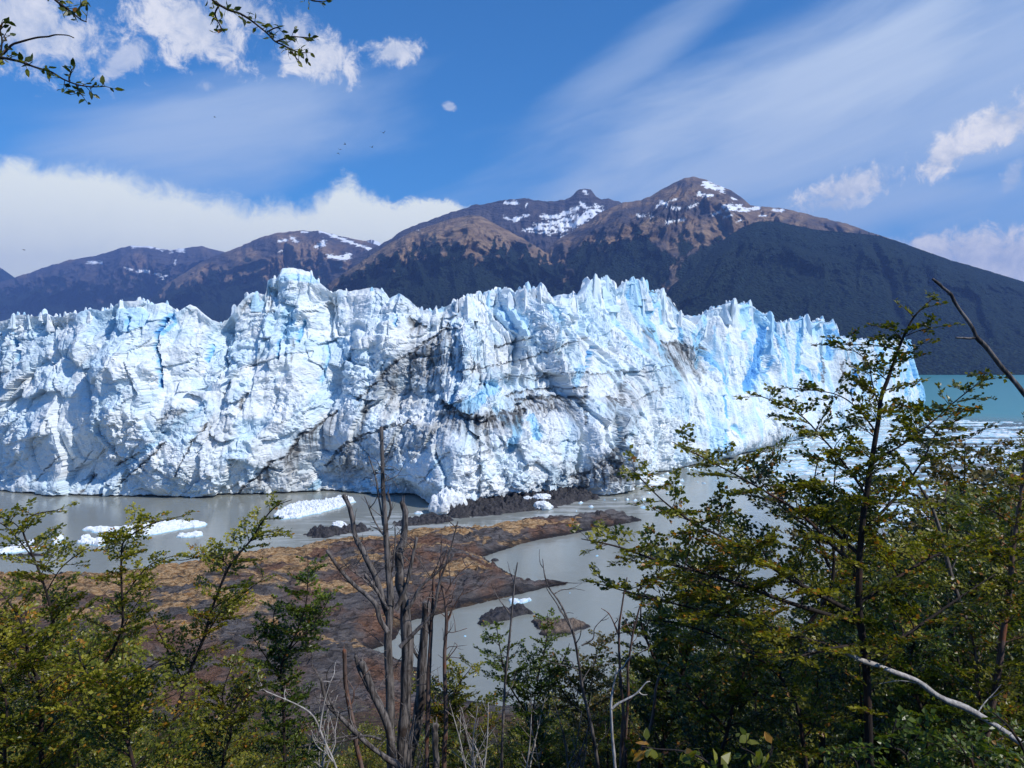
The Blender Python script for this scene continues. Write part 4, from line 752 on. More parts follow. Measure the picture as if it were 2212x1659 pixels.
# ---------------------------------------------------------------- birds
BIRD, k, b, out = material("dark_feathers"); b.inputs['Base Color'].default_value = (.012, .012, .015, 1); b.inputs['Roughness'].default_value = .7
def bird(vx, vy, D, yaw, flap, label):
    root = empty("bird", at(vx*VS, vy*VS, D), label, "bird", "birds circling high in the sky"); root.rotation_euler = (0, 0, yaw)
    n, mm = 9, 8; tt = np.linspace(0, 1, n); rr = np.array([.012, .045, .07, .085, .09, .08, .06, .04, .02])*1.2; aa = np.linspace(0, 2*np.pi, mm+1)
    bd = np.stack([(tt[:, None]-.45)*.75*np.ones((1, mm+1)), rr[:, None]*np.cos(aa), rr[:, None]*np.sin(aa)*.9+.02*np.sin(tt*3)[:, None]], -1)
    np_mesh("body", bd.reshape(-1, 3), grid_faces(n, mm+1), BIRD, root)
    for sgn in (1, -1):
        w = []
        for j, q in enumerate(np.linspace(0, 1, 7)):
            ch = .26*(1-q**2*.75); sw = -.22*q*q; zz = flap*(q-.25*q*q)*.6
            for c_ in (.5, 0, -.5): w.append((sw+ch*c_+.02, sgn*(.05+q*.75), zz+(.022 if c_ == 0 else 0)))
            for c_ in (-.5, 0, .5): w.append((sw+ch*c_+.02, sgn*(.05+q*.75), zz-(.01 if c_ == 0 else 0)))
        np_mesh("wing", w, grid_faces(7, 6), BIRD, root)
    tl = [(-.30, -.03, 0), (-.30, .03, 0), (-.52, .09, .0), (-.52, -.09, .0), (-.30, -.03, .015), (-.30, .03, .015), (-.52, .09, .008), (-.52, -.09, .008)]
    np_mesh("tail", tl, [(0, 3, 2, 1), (4, 5, 6, 7), (0, 1, 5, 4), (1, 2, 6, 5), (2, 3, 7, 6), (3, 0, 4, 7)], BIRD, root, smooth_shade=False)
for a_ in [(745, 312, 230, .4, .8, "dark bird, uppermost of the close trio left of centre"), (735, 323, 235, 1.9, .3, "dark bird in the middle of the close trio"), (730, 331, 240, 2.6, -.4, "dark bird, lowest of the close trio"), (803, 318, 215, .9, .6, "dark bird flying alone just right of the trio"),
           (828, 287, 205, 1.2, .9, "dark bird highest and rightmost of the flock"), (464, 253, 260, 0.2, .2, "lone small bird high above the left ice tower"), (52, 540, 210, 0.1, .3, "lone bird low over the far left mountains")]: bird(*a_)
# ---------------------------------------------------------------- plants
def leaf_material(name, trans=0.35):
    m = bpy.data.materials.new(name); m.use_nodes = True; t = m.node_tree
    for n in list(t.nodes): t.nodes.remove(n)
    k = N(t); out = k.n('ShaderNodeOutputMaterial'); b = k.n('ShaderNodeBsdfPrincipled'); tr = k.n('ShaderNodeBsdfTranslucent'); mx = k.n('ShaderNodeMixShader')
    c = k.attr('leafcol', 'Color'); n = k.noise(geopos(k), 40, 2, .5)
    c2 = k.mix(k.mr(n, .3, .7, 0, .35, False), c, k.mix(0.5, c, (0.01, 0.02, 0.005)))
    k.put(b.inputs['Base Color'], c2); b.inputs['Roughness'].default_value = .38; b.inputs['Specular IOR Level'].default_value = .45
    k.put(tr.inputs['Color'], k.mix(1.0, c, (1.5, 1.5, .6), 'MULTIPLY')); mx.inputs[0].default_value = trans
    k.l.new(b.outputs[0], mx.inputs[1]); k.l.new(tr.outputs[0], mx.inputs[2]); k.l.new(mx.outputs[0], out.inputs[0]); return m
LEAF = leaf_material("beech_leaf")
def bark_material(name, c0, c1, c2, sc_=9.0):
    m, k, b, out = material(name); P = objpos(k); x, y, z = k.sep(P)
    n = k.noise(k.comb(k.m('MULTIPLY', x, 3.5), k.m('MULTIPLY', y, 3.5), k.m('MULTIPLY', z, .45)), sc_, 6, .7); n2 = k.noise(P, 3.1, 4, .6)
    c = k.mix(k.mr(n, .36, .64), c0, c1); c = k.mix(k.mr(n2, .54, .66), c, c2)
    k.put(b.inputs['Base Color'], c); b.inputs['Roughness'].default_value = .85; k.put(b.inputs['Normal'], k.bump(n, .8, .012)); return m
BARK = bark_material("beech_bark", (0.010, 0.007, 0.006), (0.030, 0.019, 0.015), (0.08, 0.032, 0.020))
GREYW = bark_material("weathered_dead_wood", (0.022, 0.018, 0.018), (0.215, 0.190, 0.178), (0.060, 0.042, 0.034))
REDW = bark_material("peeling_red_bark", (0.050, 0.028, 0.022), (0.20, 0.135, 0.112), (0.22, 0.075, 0.032))
PALEW = bark_material("bleached_wood", (0.26, 0.24, 0.225), (0.55, 0.52, 0.49), (0.22, 0.17, 0.15))
class Tubes:
    def __init__(s): s.v, s.f, s.c = [], [], 0
    def tube(s, pts, r0, r1, nseg=7, knob=0.0, seed=0, cap=True, sub=4, power=1.0):
        P = np.asarray(pts, float); n0 = len(P)
        if n0 > 2 or sub > 1:                              # smooth the survey polyline
            t = np.linspace(0, n0-1, (n0-1)*sub+1); i = np.clip(t.astype(int), 0, n0-2); f = (t-i)[:, None]
            p0, p1, p2, p3 = P[np.clip(i-1, 0, n0-1)], P[i], P[i+1], P[np.clip(i+2, 0, n0-1)]
            P = .5*((2*p1)+(-p0+p2)*f+(2*p0-5*p1+4*p2-p3)*f*f+(-p0+3*p1-3*p2+p3)*f**3)
        n = len(P); q = np.linspace(0, 1, n); R = r0+(r1-r0)*q**power
        if knob:
            R = R*(1+knob*fbm(q*n/5.0, 0*q+seed, 0, 3, seed)); P = P+np.stack([fbm(q*n/6.0, 0*q+seed+j, 0, 3, seed+j+3) for j in (0, 9, 17)], -1)*R[:, None]*knob*2.2
        tg = np.gradient(P, axis=0); tg /= np.linalg.norm(tg, axis=1)[:, None]+1e-9
        ref = np.array([0, 1., 0.13]); a = np.cross(tg, ref); a /= np.linalg.norm(a, axis=1)[:, None]+1e-9; b_ = np.cross(tg, a)
        ang = np.linspace(0, 2*np.pi, nseg, endpoint=False)
        lob = 1+(knob*.8*fbm(np.cos(ang)[None]*1.6+seed, np.sin(ang)[None]*1.6, q[:, None]*2, 2, seed+8) if knob else 0)
        ring = P[:, None]+(a[:, None]*np.cos(ang)[None, :, None]+b_[:, None]*np.sin(ang)[None, :, None])*(R[:, None]*lob*np.ones((n, nseg)))[..., None]
        b0 = s.c; s.v.append(ring.reshape(-1, 3)); s.c += n*nseg
        i = np.arange(n-1)[:, None]*nseg; j = np.arange(nseg)[None]; jn_ = (j+1) % nseg
        s.f.append((np.stack([i+j, i+jn_, i+nseg+jn_, i+nseg+j], -1)+b0).reshape(-1, 4))
        if cap:
            for e, off in ((P[-1]+tg[-1]*R[-1]*.6, (n-1)*nseg), ):
                s.v.append(e[None]); c = s.c; s.c += 1; jj = np.arange(nseg)
                s.f.append(np.stack([off+b0+jj, off+b0+(jj+1) % nseg, np.full(nseg, c), np.full(nseg, c)], -1))
        return P, R
    def many(s, A, Bp, ra, rb):
        """many straight thin twigs as three-sided rods"""
        n = len(A)
        if n == 0: return
        d_ = Bp-A; d_ /= np.linalg.norm(d_, axis=1)[:, None]+1e-9; a = np.cross(d_, [0.1, .3, 1.0]); a /= np.linalg.norm(a, axis=1)[:, None]+1e-9; b_ = np.cross(d_, a)
        vs = []
        for base, r in ((A, ra), (Bp, rb)):
            for th in (0, 2.094, 4.189): vs.append(base+(a*math.cos(th)+b_*math.sin(th))*np.broadcast_to(r, (n,))[:, None])
        vs = np.stack(vs, 1).reshape(-1, 3); i = np.arange(n)[:, None]*6+s.c; s.v.append(vs); s.c += 6*n
        q = np.array([[0, 1, 4, 3], [1, 2, 5, 4], [2, 0, 3, 5]]); s.f.append((i[:, None]+q[None]).reshape(-1, 4))
    def build(s, name, mat, parent=None, smooth_shade=True):
        v, f = np.concatenate(s.v), np.concatenate(s.f); tri = f[:, 2] == f[:, 3]
        loops = np.concatenate([f[~tri].ravel(), f[tri][:, :3].ravel()]); sizes = np.concatenate([np.full((~tri).sum(), 4), np.full(tri.sum(), 3)])
        return np_mesh(name, v, loops, mat, parent, facesizes=sizes, smooth_shade=smooth_shade)
def unit(a): return a/(np.linalg.norm(a, axis=-1, keepdims=True)+1e-9)
LC = []
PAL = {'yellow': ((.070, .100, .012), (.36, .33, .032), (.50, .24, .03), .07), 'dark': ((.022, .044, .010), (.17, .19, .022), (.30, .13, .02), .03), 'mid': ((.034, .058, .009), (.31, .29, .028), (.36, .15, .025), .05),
       'olive': ((.040, .045, .012), (.20, .15, .028), (.22, .10, .03), .06), 'green': ((.022, .050, .008), (.17, .22, .024), (.30, .15, .03), .02)}
def leaves(pos, dirn, side, size, pal, rng, wide=.55, hexa=False):
    """pointed oval leaves, slightly folded; pos, direction, side vectors"""
    n = len(pos); size = size*rng.uniform(.6, 1.25, n)[:, None]; nrm = unit(np.cross(dirn, side))
    w = size*wide*.5; base, tip = pos, pos+dirn*size+nrm*size*rng.uniform(-.15, .15, n)[:, None]
    if hexa:
        pr = [base, pos+dirn*size*.3-side*w+nrm*size*.06, pos+dirn*size*.68-side*w*.8+nrm*size*.05, tip, pos+dirn*size*.68+side*w*.8+nrm*size*.05, pos+dirn*size*.3+side*w+nrm*size*.06]; kf = 6
    else:
        pr = [base, pos+dirn*size*.45-side*w+nrm*size*.10, tip, pos+dirn*size*.45+side*w+nrm*size*.10]; kf = 4
    v = np.stack(pr, 1).reshape(-1, 3); f = np.arange(n*kf).reshape(n, kf)
    c0, c1, c2, po = PAL[pal]; cl = fbm(pos[:, 0]*1.6, pos[:, 1]*1.6, pos[:, 2]*2.4, 2, 77)
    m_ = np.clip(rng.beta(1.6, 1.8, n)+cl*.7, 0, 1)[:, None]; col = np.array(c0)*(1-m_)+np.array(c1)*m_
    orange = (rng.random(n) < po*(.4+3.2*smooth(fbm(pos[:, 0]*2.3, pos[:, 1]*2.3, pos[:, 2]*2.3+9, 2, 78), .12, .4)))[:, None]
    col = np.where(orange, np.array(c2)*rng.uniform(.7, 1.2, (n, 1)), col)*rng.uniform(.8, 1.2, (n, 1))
    return v, f, np.repeat(np.concatenate([col, np.ones((n, 1))], 1)[:, None], kf, 1).reshape(-1, 4)
def grow(root, stems, seed, pal='mid', leaf=.036, spread=.55, t0=.25, bstep=.066, tstep=.034, twig=.19, bark=None, up=.30, dead=False, stiff=.0, lstep=.36, crown_name="crown", hexa=False, extra=None, lwide=.78, maxlen=9):
    """stems: list of (world polyline, r0, r1[, spread factor]). Branches in flat tiers, alternate twigs, alternate leaves"""
    rng = np.random.default_rng(seed); loc = np.array(root.location); tb = Tubes(); TA, TB_, TN = [], [], []
    for si, st_ in enumerate(stems):
        P, r0, r1 = np.asarray(st_[0], float)-loc, st_[1], st_[2]; sf = st_[3] if len(st_) > 3 else 1.0; tt0 = st_[4] if len(st_) > 4 else t0
        C_, R_ = tb.tube(P, r0, r1, 8 if r0 > .012 else 6, .12, seed+si)
        L = np.concatenate([[0], np.cumsum(np.linalg.norm(np.diff(C_, axis=0), axis=1))]); tot = L[-1]
        if sf <= 0: continue
        s_ = tot*tt0; kk = 0; azim = rng.uniform(0, 6.28)
        while s_ < tot:
            fr = s_/tot; p = np.array([np.interp(s_, L, C_[:, j]) for j in range(3)]); p2 = np.array([np.interp(min(s_+.05, tot), L, C_[:, j]) for j in range(3)]); p1 = np.array([np.interp(max(s_-.05, 0), L, C_[:, j]) for j in range(3)])
            tg = unit(p2-p1); azim += 2.4+rng.normal(0, .5); lat = np.array([math.cos(azim), math.sin(azim), 0]); lat = unit(lat-tg*lat.dot(tg)*.6)
            rem = tot-s_; bl = min(maxlen, sf*spread*rng.uniform(.55, 1.15)*min(1.0, .22+rem/(spread*2.2)))
            dv = unit(lat*.95+tg*.40+np.array([0, 0, up])); n = max(4, int(bl/.07)); pts = [p]; dcur = dv.copy()
            for q in range(n):
                dcur = unit(dcur+rng.normal(0, .09, 3)*[1, 1, .35]+np.array([0, 0, -.65*up/n if not dead else .02])); pts.append(pts[-1]+dcur*bl/n)
            pts = np.array(pts); rb = min(float(np.interp(s_, L, R_))*.55, .0035+bl*.011)
            tb.tube(pts[::max(1, n//5)] if n > 6 else pts, rb, .0014 if not dead else .002, 5, 0, 0, False, 1)
            # twigs alternate along the branch, lying in its flat plane
            side0 = unit(np.cross(dv, [0, 0, 1.0])); side0 = unit(side0+np.array([0, 0, rng.normal(0, .14)])); nn_ = unit(np.cross(side0, dv)); m = max(2, int(bl/tstep)); u = np.linspace(.12 if not dead else .3, 1, m); idx = u*n; i = np.clip(idx.astype(int), 0, n-1); fr_ = (idx-i)[:, None]
            bp_ = pts[i]*(1-fr_)+pts[i+1]*fr_; bt = unit(pts[i+1]-pts[i]); sg = np.where(np.arange(m) % 2 == 0, 1.0, -1.0)[:, None]
            td = unit(bt*.75+side0*sg*rng.uniform(.5, 1.0, (m, 1))+rng.normal(0, .12 if not dead else .3, (m, 3))*([1, 1, .4] if not dead else [1, 1, 1]))
            tl = twig*(1-.55*u)*rng.uniform(.5, 1.25, m)*min(1, bl/.35+.35); tl[-1] = twig*.5; td[-1] = bt[-1]
            TA.append(bp_); TB_.append(bp_+td*tl[:, None]); TN.append(np.repeat(nn_[None], m, 0))
            s_ += bstep*rng.uniform(.6, 1.4)*(1 if not dead else 1.3); kk += 1
    if TA and not dead:                                        # twiglets off every twig
        A1, E1, N1 = np.concatenate(TA), np.concatenate(TB_), np.concatenate(TN); ll = np.linalg.norm(E1-A1, axis=1, keepdims=True)
        for q, u_ in enumerate((.3, .55, .8)):
            sgn = 1 if q % 2 == 0 else -1; d1 = unit(E1-A1); s1 = unit(np.cross(d1, N1)); dd_ = unit(d1*.7+s1*sgn*.75+rng.normal(0, .12, A1.shape)*[1, 1, .5]); l2 = ll*rng.uniform(.3, .62, ll.shape)*(1.15-u_*.5)
            st0 = A1+(E1-A1)*u_; TA.append(st0); TB_.append(st0+dd_*l2); TN.append(N1)
    if TA: A, E, NN = np.concatenate(TA), np.concatenate(TB_), np.concatenate(TN)
    else: A = E = NN = np.zeros((0, 3))
    tb.many(A, E, .0022 if not dead else .003, .0010 if not dead else .0014); tb.build("trunk", bark or BARK, root)
    if dead or len(A) == 0: return root
    if extra: A = np.concatenate([A, extra[0]-loc]); E = np.concatenate([E, extra[1]-loc]); NN = np.concatenate([NN, extra[2]])
    ln = np.linalg.norm(E-A, axis=1); cnt = np.maximum(2, (ln/(leaf*lstep)).astype(int)); ti = np.repeat(np.arange(len(A)), cnt); j = np.arange(len(ti))-np.repeat(np.cumsum(cnt)-cnt, cnt)
    u = ((j+.6)/cnt[ti])[:, None]; pos = A[ti]*(1-u)+E[ti]*u; dr_ = unit(E[ti]-A[ti]); sd3 = unit(np.cross(dr_, NN[ti])); sg = np.where(j % 2 == 0, 1., -1.)[:, None]
    pos = pos+rng.normal(0, leaf*.16, pos.shape); last = (j == cnt[ti]-1)[:, None]
    ld = unit(dr_*.62+sd3*sg*.85*(~last)+rng.normal(0, .22, pos.shape)+NN[ti]*.10); ls_ = unit(np.cross(NN[ti]+rng.normal(0, .48, pos.shape), ld))
    v, f, c = leaves(pos, ld, ls_, leaf, pal, rng, lwide, hexa)
    LC.append(len(pos)); np_mesh(crown_name, v, f, LEAF, root, attrs={'leafcol': ('FLOAT_COLOR', 'POINT', c)}, smooth_shade=False)
    return root
def st(pts, D, r0=.012, r1=.004, ground=True, dz=0.0, **kw):
    """a surveyed stem standing D metres away; D may run along the stem"""
    Ds = np.linspace(D[0], D[1], len(pts)) if isinstance(D, (tuple, list)) else np.full(len(pts), float(D))
    W_ = [at(p[0]*VS, p[1]*VS, d_) for p, d_ in zip(pts, Ds)]
    if ground:
        b_ = W_[0]; g = ground_z(b_[0], b_[1]); 
        if b_[2] > g: W_ = [np.array([b_[0]+(b_[2]-g)*.06, b_[1], g-.15]), np.array([b_[0]+(b_[2]-g)*.04, b_[1], g+(b_[2]-g)*.5])]+W_
    return np.array(W_)
def tree(name, label, cat, group, stems, seed, **kw):
    """stems: (survey pts, D, r0, r1, spread factor, first fraction)"""
    W_ = []
    for i, s_ in enumerate(stems):
        w = st(s_[0], s_[1], ground=(i == 0 or (len(s_) > 6 and s_[6]))); W_.append((w,)+tuple(s_[2:6]))
    root = empty(name, tuple(W_[0][0][0]), label, cat, group); return grow(root, W_, seed, **kw)
LG = "young beeches on the near slope, left side"
c3 = lambda L: [(p[0]*.5, 829.5+p[1]*.5) for p in L]
tree("beech_sapling", "slender sapling at the left edge whose forked tip curls over the grey water", "tree", LG, [(c3([(330,1659),(290,1260),(240,1060),(200,900),(150,760),(100,640),(110,590),(160,560),(250,545)]), 6.0, .016, .003, .8, .30), (c3([(150,760),(60,650),(0,600),(-60,580)]), 6.0, .006, .003, .6, .1), (c3([(200,900),(260,800),(330,740),(390,705)]), 6.0, .006, .003, .6, .1), (c3([(100,640),(60,600),(0,575)]), 6, .005, .003, .5, .1)], 1001, leaf=.031, pal='yellow', spread=.46, bstep=.085)
tree("beech_sapling", "bushy yellow-green beech filling the lower left corner", "tree", LG, [(c3([(180,1659),(175,1330),(130,1200),(95,1040),(50,960),(0,900)]), 5.4, .022, .004, 1, .15), (c3([(170,1330),(60,1150),(-40,1000)]), 5.4, .010, .003, 1, .1), (c3([(20,1659),(30,1400),(-20,1200),(-60,1000)]), 5.2, .016, .004, 1, .1, True)], 1002, leaf=.031, pal='yellow', spread=.62)
tree("beech_sapling", "thin-trunked young beech whose bent tip stands over the longest ice floe", "tree", LG, [(c3([(330,1600),(400,1280),(470,1180),(525,1060),(530,960),(525,860),(525,720),(545,670),(620,620),(700,590),(790,570)]), 6.4, .017, .003, .62, .22), (c3([(545,670),(500,640),(470,690),(440,680)]), 6.4, .005, .002, .4, .1), (c3([(530,930),(600,830),(650,780),(740,745)]), 6.5, .006, .003, .6, .15), (c3([(400,1280),(480,1150),(560,1000),(640,870)]), 6.6, .008, .003, .8, .2)], 1003, leaf=.031, pal='yellow', spread=.44, bstep=.085)
tree("beech_sapling", "tall young beech leaning right, its tip reaching up to the rough floe", "tree", LG, [(c3([(720,1620),(800,1300),(880,1100),(920,960),(990,790),(1080,680),(1130,600),(1190,530),(1260,500)]), 6.2, .019, .003, .62, .22), (c3([(990,790),(930,740),(800,760),(760,760)]), 6.2, .006, .003, .6, .15), (c3([(1080,680),(1160,650),(1250,660)]), 6.2, .005, .002, .45, .1), (c3([(880,1100),(960,980),(1060,900),(1140,840)]), 6.3, .007, .003, .7, .15), (c3([(800,1300),(700,1100),(640,980)]), 6.3, .008, .003, .7, .2)], 1004, leaf=.031, pal='yellow', spread=.44, bstep=.085)
tree("beech_sapling", "low spreading beech with orange-tinged leaves in front of the ochre shore", "tree", LG, [(c3([(580,1659),(510,1450),(490,1350),(400,1270),(360,1220),(330,1130)]), 5.0, .016, .004, 1, .15), (c3([(490,1350),(600,1250),(720,1180)]), 5.0, .008, .003, .9, .1), (c3([(540,1500),(640,1400),(760,1340)]), 5.0, .008, .003, .9, .1)], 1005, leaf=.031, pal='yellow', spread=.55)
tree("beech_sapling", "dark green young beech left of the dead tree, with a thin pointed tip", "tree", LG, [(c3([(1230,1659),(1225,1400),(1215,1220),(1270,1100),(1320,960),(1330,850),(1330,740)]), 7.5, .020, .003, .75, .22), (c3([(1225,1300),(1130,1150),(1080,1080)]), 7.5, .009, .003, .7, .2), (c3([(1250,1150),(1380,1000),(1430,900)]), 7.5, .007, .003, .6, .2), (c3([(1215,1220),(1180,1050),(1190,960)]), 7.6, .008, .003, .7, .2)], 1006, pal='green', spread=.55)
tree("beech_sapling", "leafy bush between the leaning beech and the dark green one", "tree", LG, [(c3([(960,1659),(1000,1500),(960,1350),(1010,1200)]), 6.6, .016, .004, 1, .15), (c3([(970,1450),(1080,1330),(1130,1280)]), 6.6, .009, .003, .8, .15)], 1007, pal='mid', spread=.6)
tree("beech_sapling", "rounded yellow-green beech behind the lower left corner, tip at the shoreline", "tree", LG, [(c3([(430,1659),(420,1450),(380,1250),(300,1080),(240,960)]), 7.2, .02, .004, 1, .25), (c3([(400,1350),(500,1200),(560,1100)]), 7.2, .01, .003, .9, .2)], 1008, leaf=.031, pal='yellow', spread=.6, bstep=.10)
RGp = "beeches on the near slope, right side"
c4 = lambda L: [(1106+p[0]*.5, 829.5+p[1]*.5) for p in L]
Dm = 5.6
main = [([(1880,1640),(1876,1554),(1871,1429),(1856,1329),(1856,1239),(1861,1149),(1871,1069),(1886,979),(1897,911),(1904,856),(1919,816),(1937,765),(1952,728),(1974,685),(2003,655),(2017,644)], Dm, .038, .003, .45, .42),
        ([(1856,1329),(1780,1290),(1690,1240),(1600,1180),(1500,1130),(1430,1080),(1366,1014)], (Dm, Dm-.5), .018, .003, .75, .2), ([(1858,1230),(1800,1180),(1730,1110),(1650,1060),(1560,1010),(1451,954)], (Dm, Dm-.3), .015, .003, .75, .15),
        ([(1871,1069),(1830,1010),(1780,950),(1720,890),(1626,849)], (Dm, Dm-.2), .010, .003, .55, .15), ([(1845,1345),(1700,1300),(1560,1250),(1420,1210),(1330,1180),(1256,1164)], (Dm, Dm-.7), .018, .003, .75, .2),
        ([(1866,1410),(1700,1370),(1520,1320),(1400,1290),(1286,1259)], (Dm, Dm-.6), .014, .003, .7, .25), ([(1880,1000),(1950,960),(2010,915),(2060,870),(2120,825),(2150,818)], (Dm, Dm+.3), .009, .003, .5, .2),
        ([(1861,1149),(1930,1080),(1990,1000),(2020,940),(2060,890)], (Dm, Dm+.5), .013, .003, .6, .15), ([(1948,735),(1926,712),(1882,703)], Dm, .004, .002, .28, .1), ([(1952,728),(1992,712),(2050,703)], Dm, .004, .002, .28, .1),
        ([(1933,755),(1882,745),(1773,746)], Dm, .005, .002, .30, .1), ([(1937,765),(1975,755),(2000,735)], Dm, .004, .002, .25, .1), ([(1900,880),(1885,831),(1875,783),(1846,758),(1813,728)], Dm, .006, .002, .34, .15), ([(1890,930),(1850,880),(1800,850),(1710,838)], Dm, .007, .003, .45, .15),
        ([(1858,1200),(1790,1130),(1760,1050),(1770,980)], (Dm, Dm+.4), .014, .003, .7, .15), ([(1871,1429),(1960,1370),(2060,1300),(2150,1240)], (Dm, Dm+.2), .016, .004, .8, .15), ([(1860,1300),(1950,1240),(2040,1190),(2130,1160)], (Dm, Dm+.2), .014, .004, .8, .15), ([(1871,1390),(1800,1400),(1700,1420),(1600,1400)], (Dm, Dm-.4), .014, .004, .8, .15), ([(1735,1600),(1700,1480),(1600,1400),(1480,1350),(1400,1340)], (Dm+.4, Dm), .022, .004, .8, .2, True)]
tree("beech_tree", "largest beech, its layered branches spread far left and its tip over the dark mountain", "tree", RGp, main, 2001, pal='mid', spread=.56, bstep=.082)
tree("beech_tree", "twin-trunked beech just left of the largest beech's trunk, standing against white brash ice", "tree", RGp, [(c4([(1340,1659),(1330,1500),(1200,1350),(1250,1100),(1370,900),(1390,760),(1380,600),(1390,450),(1400,330)]), 6.6, .036, .004, .6, .35), (c4([(1500,820),(1430,740),(1440,640),(1460,560),(1520,430),(1560,300)]), 6.2, .02, .004, .6, .3), (c4([(1370,790),(1300,640),(1200,560),(1150,440)]), 6.6, .016, .004, .7, .2)], 2002, pal='mid', spread=.45, bstep=.10)
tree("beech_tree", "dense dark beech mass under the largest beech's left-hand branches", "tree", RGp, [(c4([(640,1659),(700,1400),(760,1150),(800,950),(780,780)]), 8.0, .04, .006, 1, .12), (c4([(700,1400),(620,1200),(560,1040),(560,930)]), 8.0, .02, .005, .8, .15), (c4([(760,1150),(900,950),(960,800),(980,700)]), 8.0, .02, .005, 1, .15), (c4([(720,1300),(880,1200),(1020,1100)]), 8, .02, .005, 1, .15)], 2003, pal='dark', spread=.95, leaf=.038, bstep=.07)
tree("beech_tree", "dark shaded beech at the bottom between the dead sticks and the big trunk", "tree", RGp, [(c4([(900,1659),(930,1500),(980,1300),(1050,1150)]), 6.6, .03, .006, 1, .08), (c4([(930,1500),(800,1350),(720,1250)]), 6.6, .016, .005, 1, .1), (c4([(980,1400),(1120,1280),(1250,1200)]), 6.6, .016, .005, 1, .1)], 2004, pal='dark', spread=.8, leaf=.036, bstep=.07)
tree("beech_tree", "bright green beech at the lower right with glossy leaves around the fallen log", "tree", RGp, [(c4([(1800,1659),(1780,1450),(1720,1250),(1740,1050),(1700,900)]), 6.8, .03, .005, 1, .15), (c4([(1780,1450),(1900,1300),(2000,1150)]), 6.8, .018, .004, 1, .15), (c4([(1740,1350),(1620,1200),(1560,1080)]), 6.8, .016, .004, 1, .15)], 2005, pal='green', spread=.8)
tree("red_barked_beech", "reddish trunk at the right edge carrying green foliage", "tree", RGp, [(c4([(2040,1659),(2060,1450),(2100,1250),(2120,1080),(2145,930),(2160,750),(2180,600),(2205,430),(2225,250)]), 6.0, .034, .012, .55, .30), (c4([(2030,1500),(2010,1300),(2000,1150),(1940,950)]), 6.1, .02, .006, .6, .25), (c4([(2160,780),(2050,700),(1960,640)]), 6.0, .012, .004, .8, .2), (c4([(2180,620),(2100,560),(2020,530)]), 6.0, .010, .004, .8, .2), (c4([(2150,900),(2060,850),(1980,830)]), 6.0, .010, .004, .8, .2)], 2006, pal='mid', spread=.62, bark=REDW)
tree("beech_tree", "beech sapling in the bottom right corner with the largest nearby leaves", "tree", RGp, [(c4([(2230,1659),(2160,1500),(2080,1420)]), 3.8, .012, .004, .8, .1), (c4([(1720,1659),(1640,1560),(1660,1450)]), 4.2, .010, .004, .8, .1, True), (c4([(2000,1700),(1960,1600),(1900,1520)]), 4.2, .010, .004, .8, .1, True), (c4([(1500,1690),(1450,1600),(1480,1560)]), 4.4, .010, .004, .7, .1, True)], 2007, pal='green', spread=.42, leaf=.038)
MG = "young beeches low in the middle"
tree("beech_shrub", "dark green beech shrub behind the dead tree, tip against the grey inlet", "shrub", MG, [(c3([(2000,1659),(2010,1500),(1960,1350),(2040,1220)]), 9.5, .02, .004, .9, .2), (c3([(1990,1500),(1850,1380),(1800,1290)]), 9.5, .012, .004, .9, .2), (c3([(1960,1500),(1900,1350)]), 9.5, .012, .004, .9, .2)], 3001, pal='mid', spread=.7, leaf=.038)
tree("beech_shrub", "beech shrub in front of the brown islet", "shrub", MG, [([(1165,1659),(1150,1560),(1165,1450),(1180,1385),(1183,1325)], 8.5, .016, .003, .7, .2), ([(1155,1560),(1100,1480),(1080,1400),(1072,1345)], 8.5, .012, .003, .7, .2), ([(1160,1500),(1215,1430),(1230,1390)], 8.5, .010, .003, .6, .2)], 3002, pal='green', spread=.6)
tree("beech_shrub", "loose shrub among the thin dead sticks", "shrub", MG, [([(1290,1659),(1270,1560),(1280,1460),(1295,1380)], 9, .016, .003, .8, .15), ([(1275,1560),(1220,1500),(1190,1440)], 9, .012, .003, .8, .2)], 3003, pal='olive', spread=.7, leaf=.038)
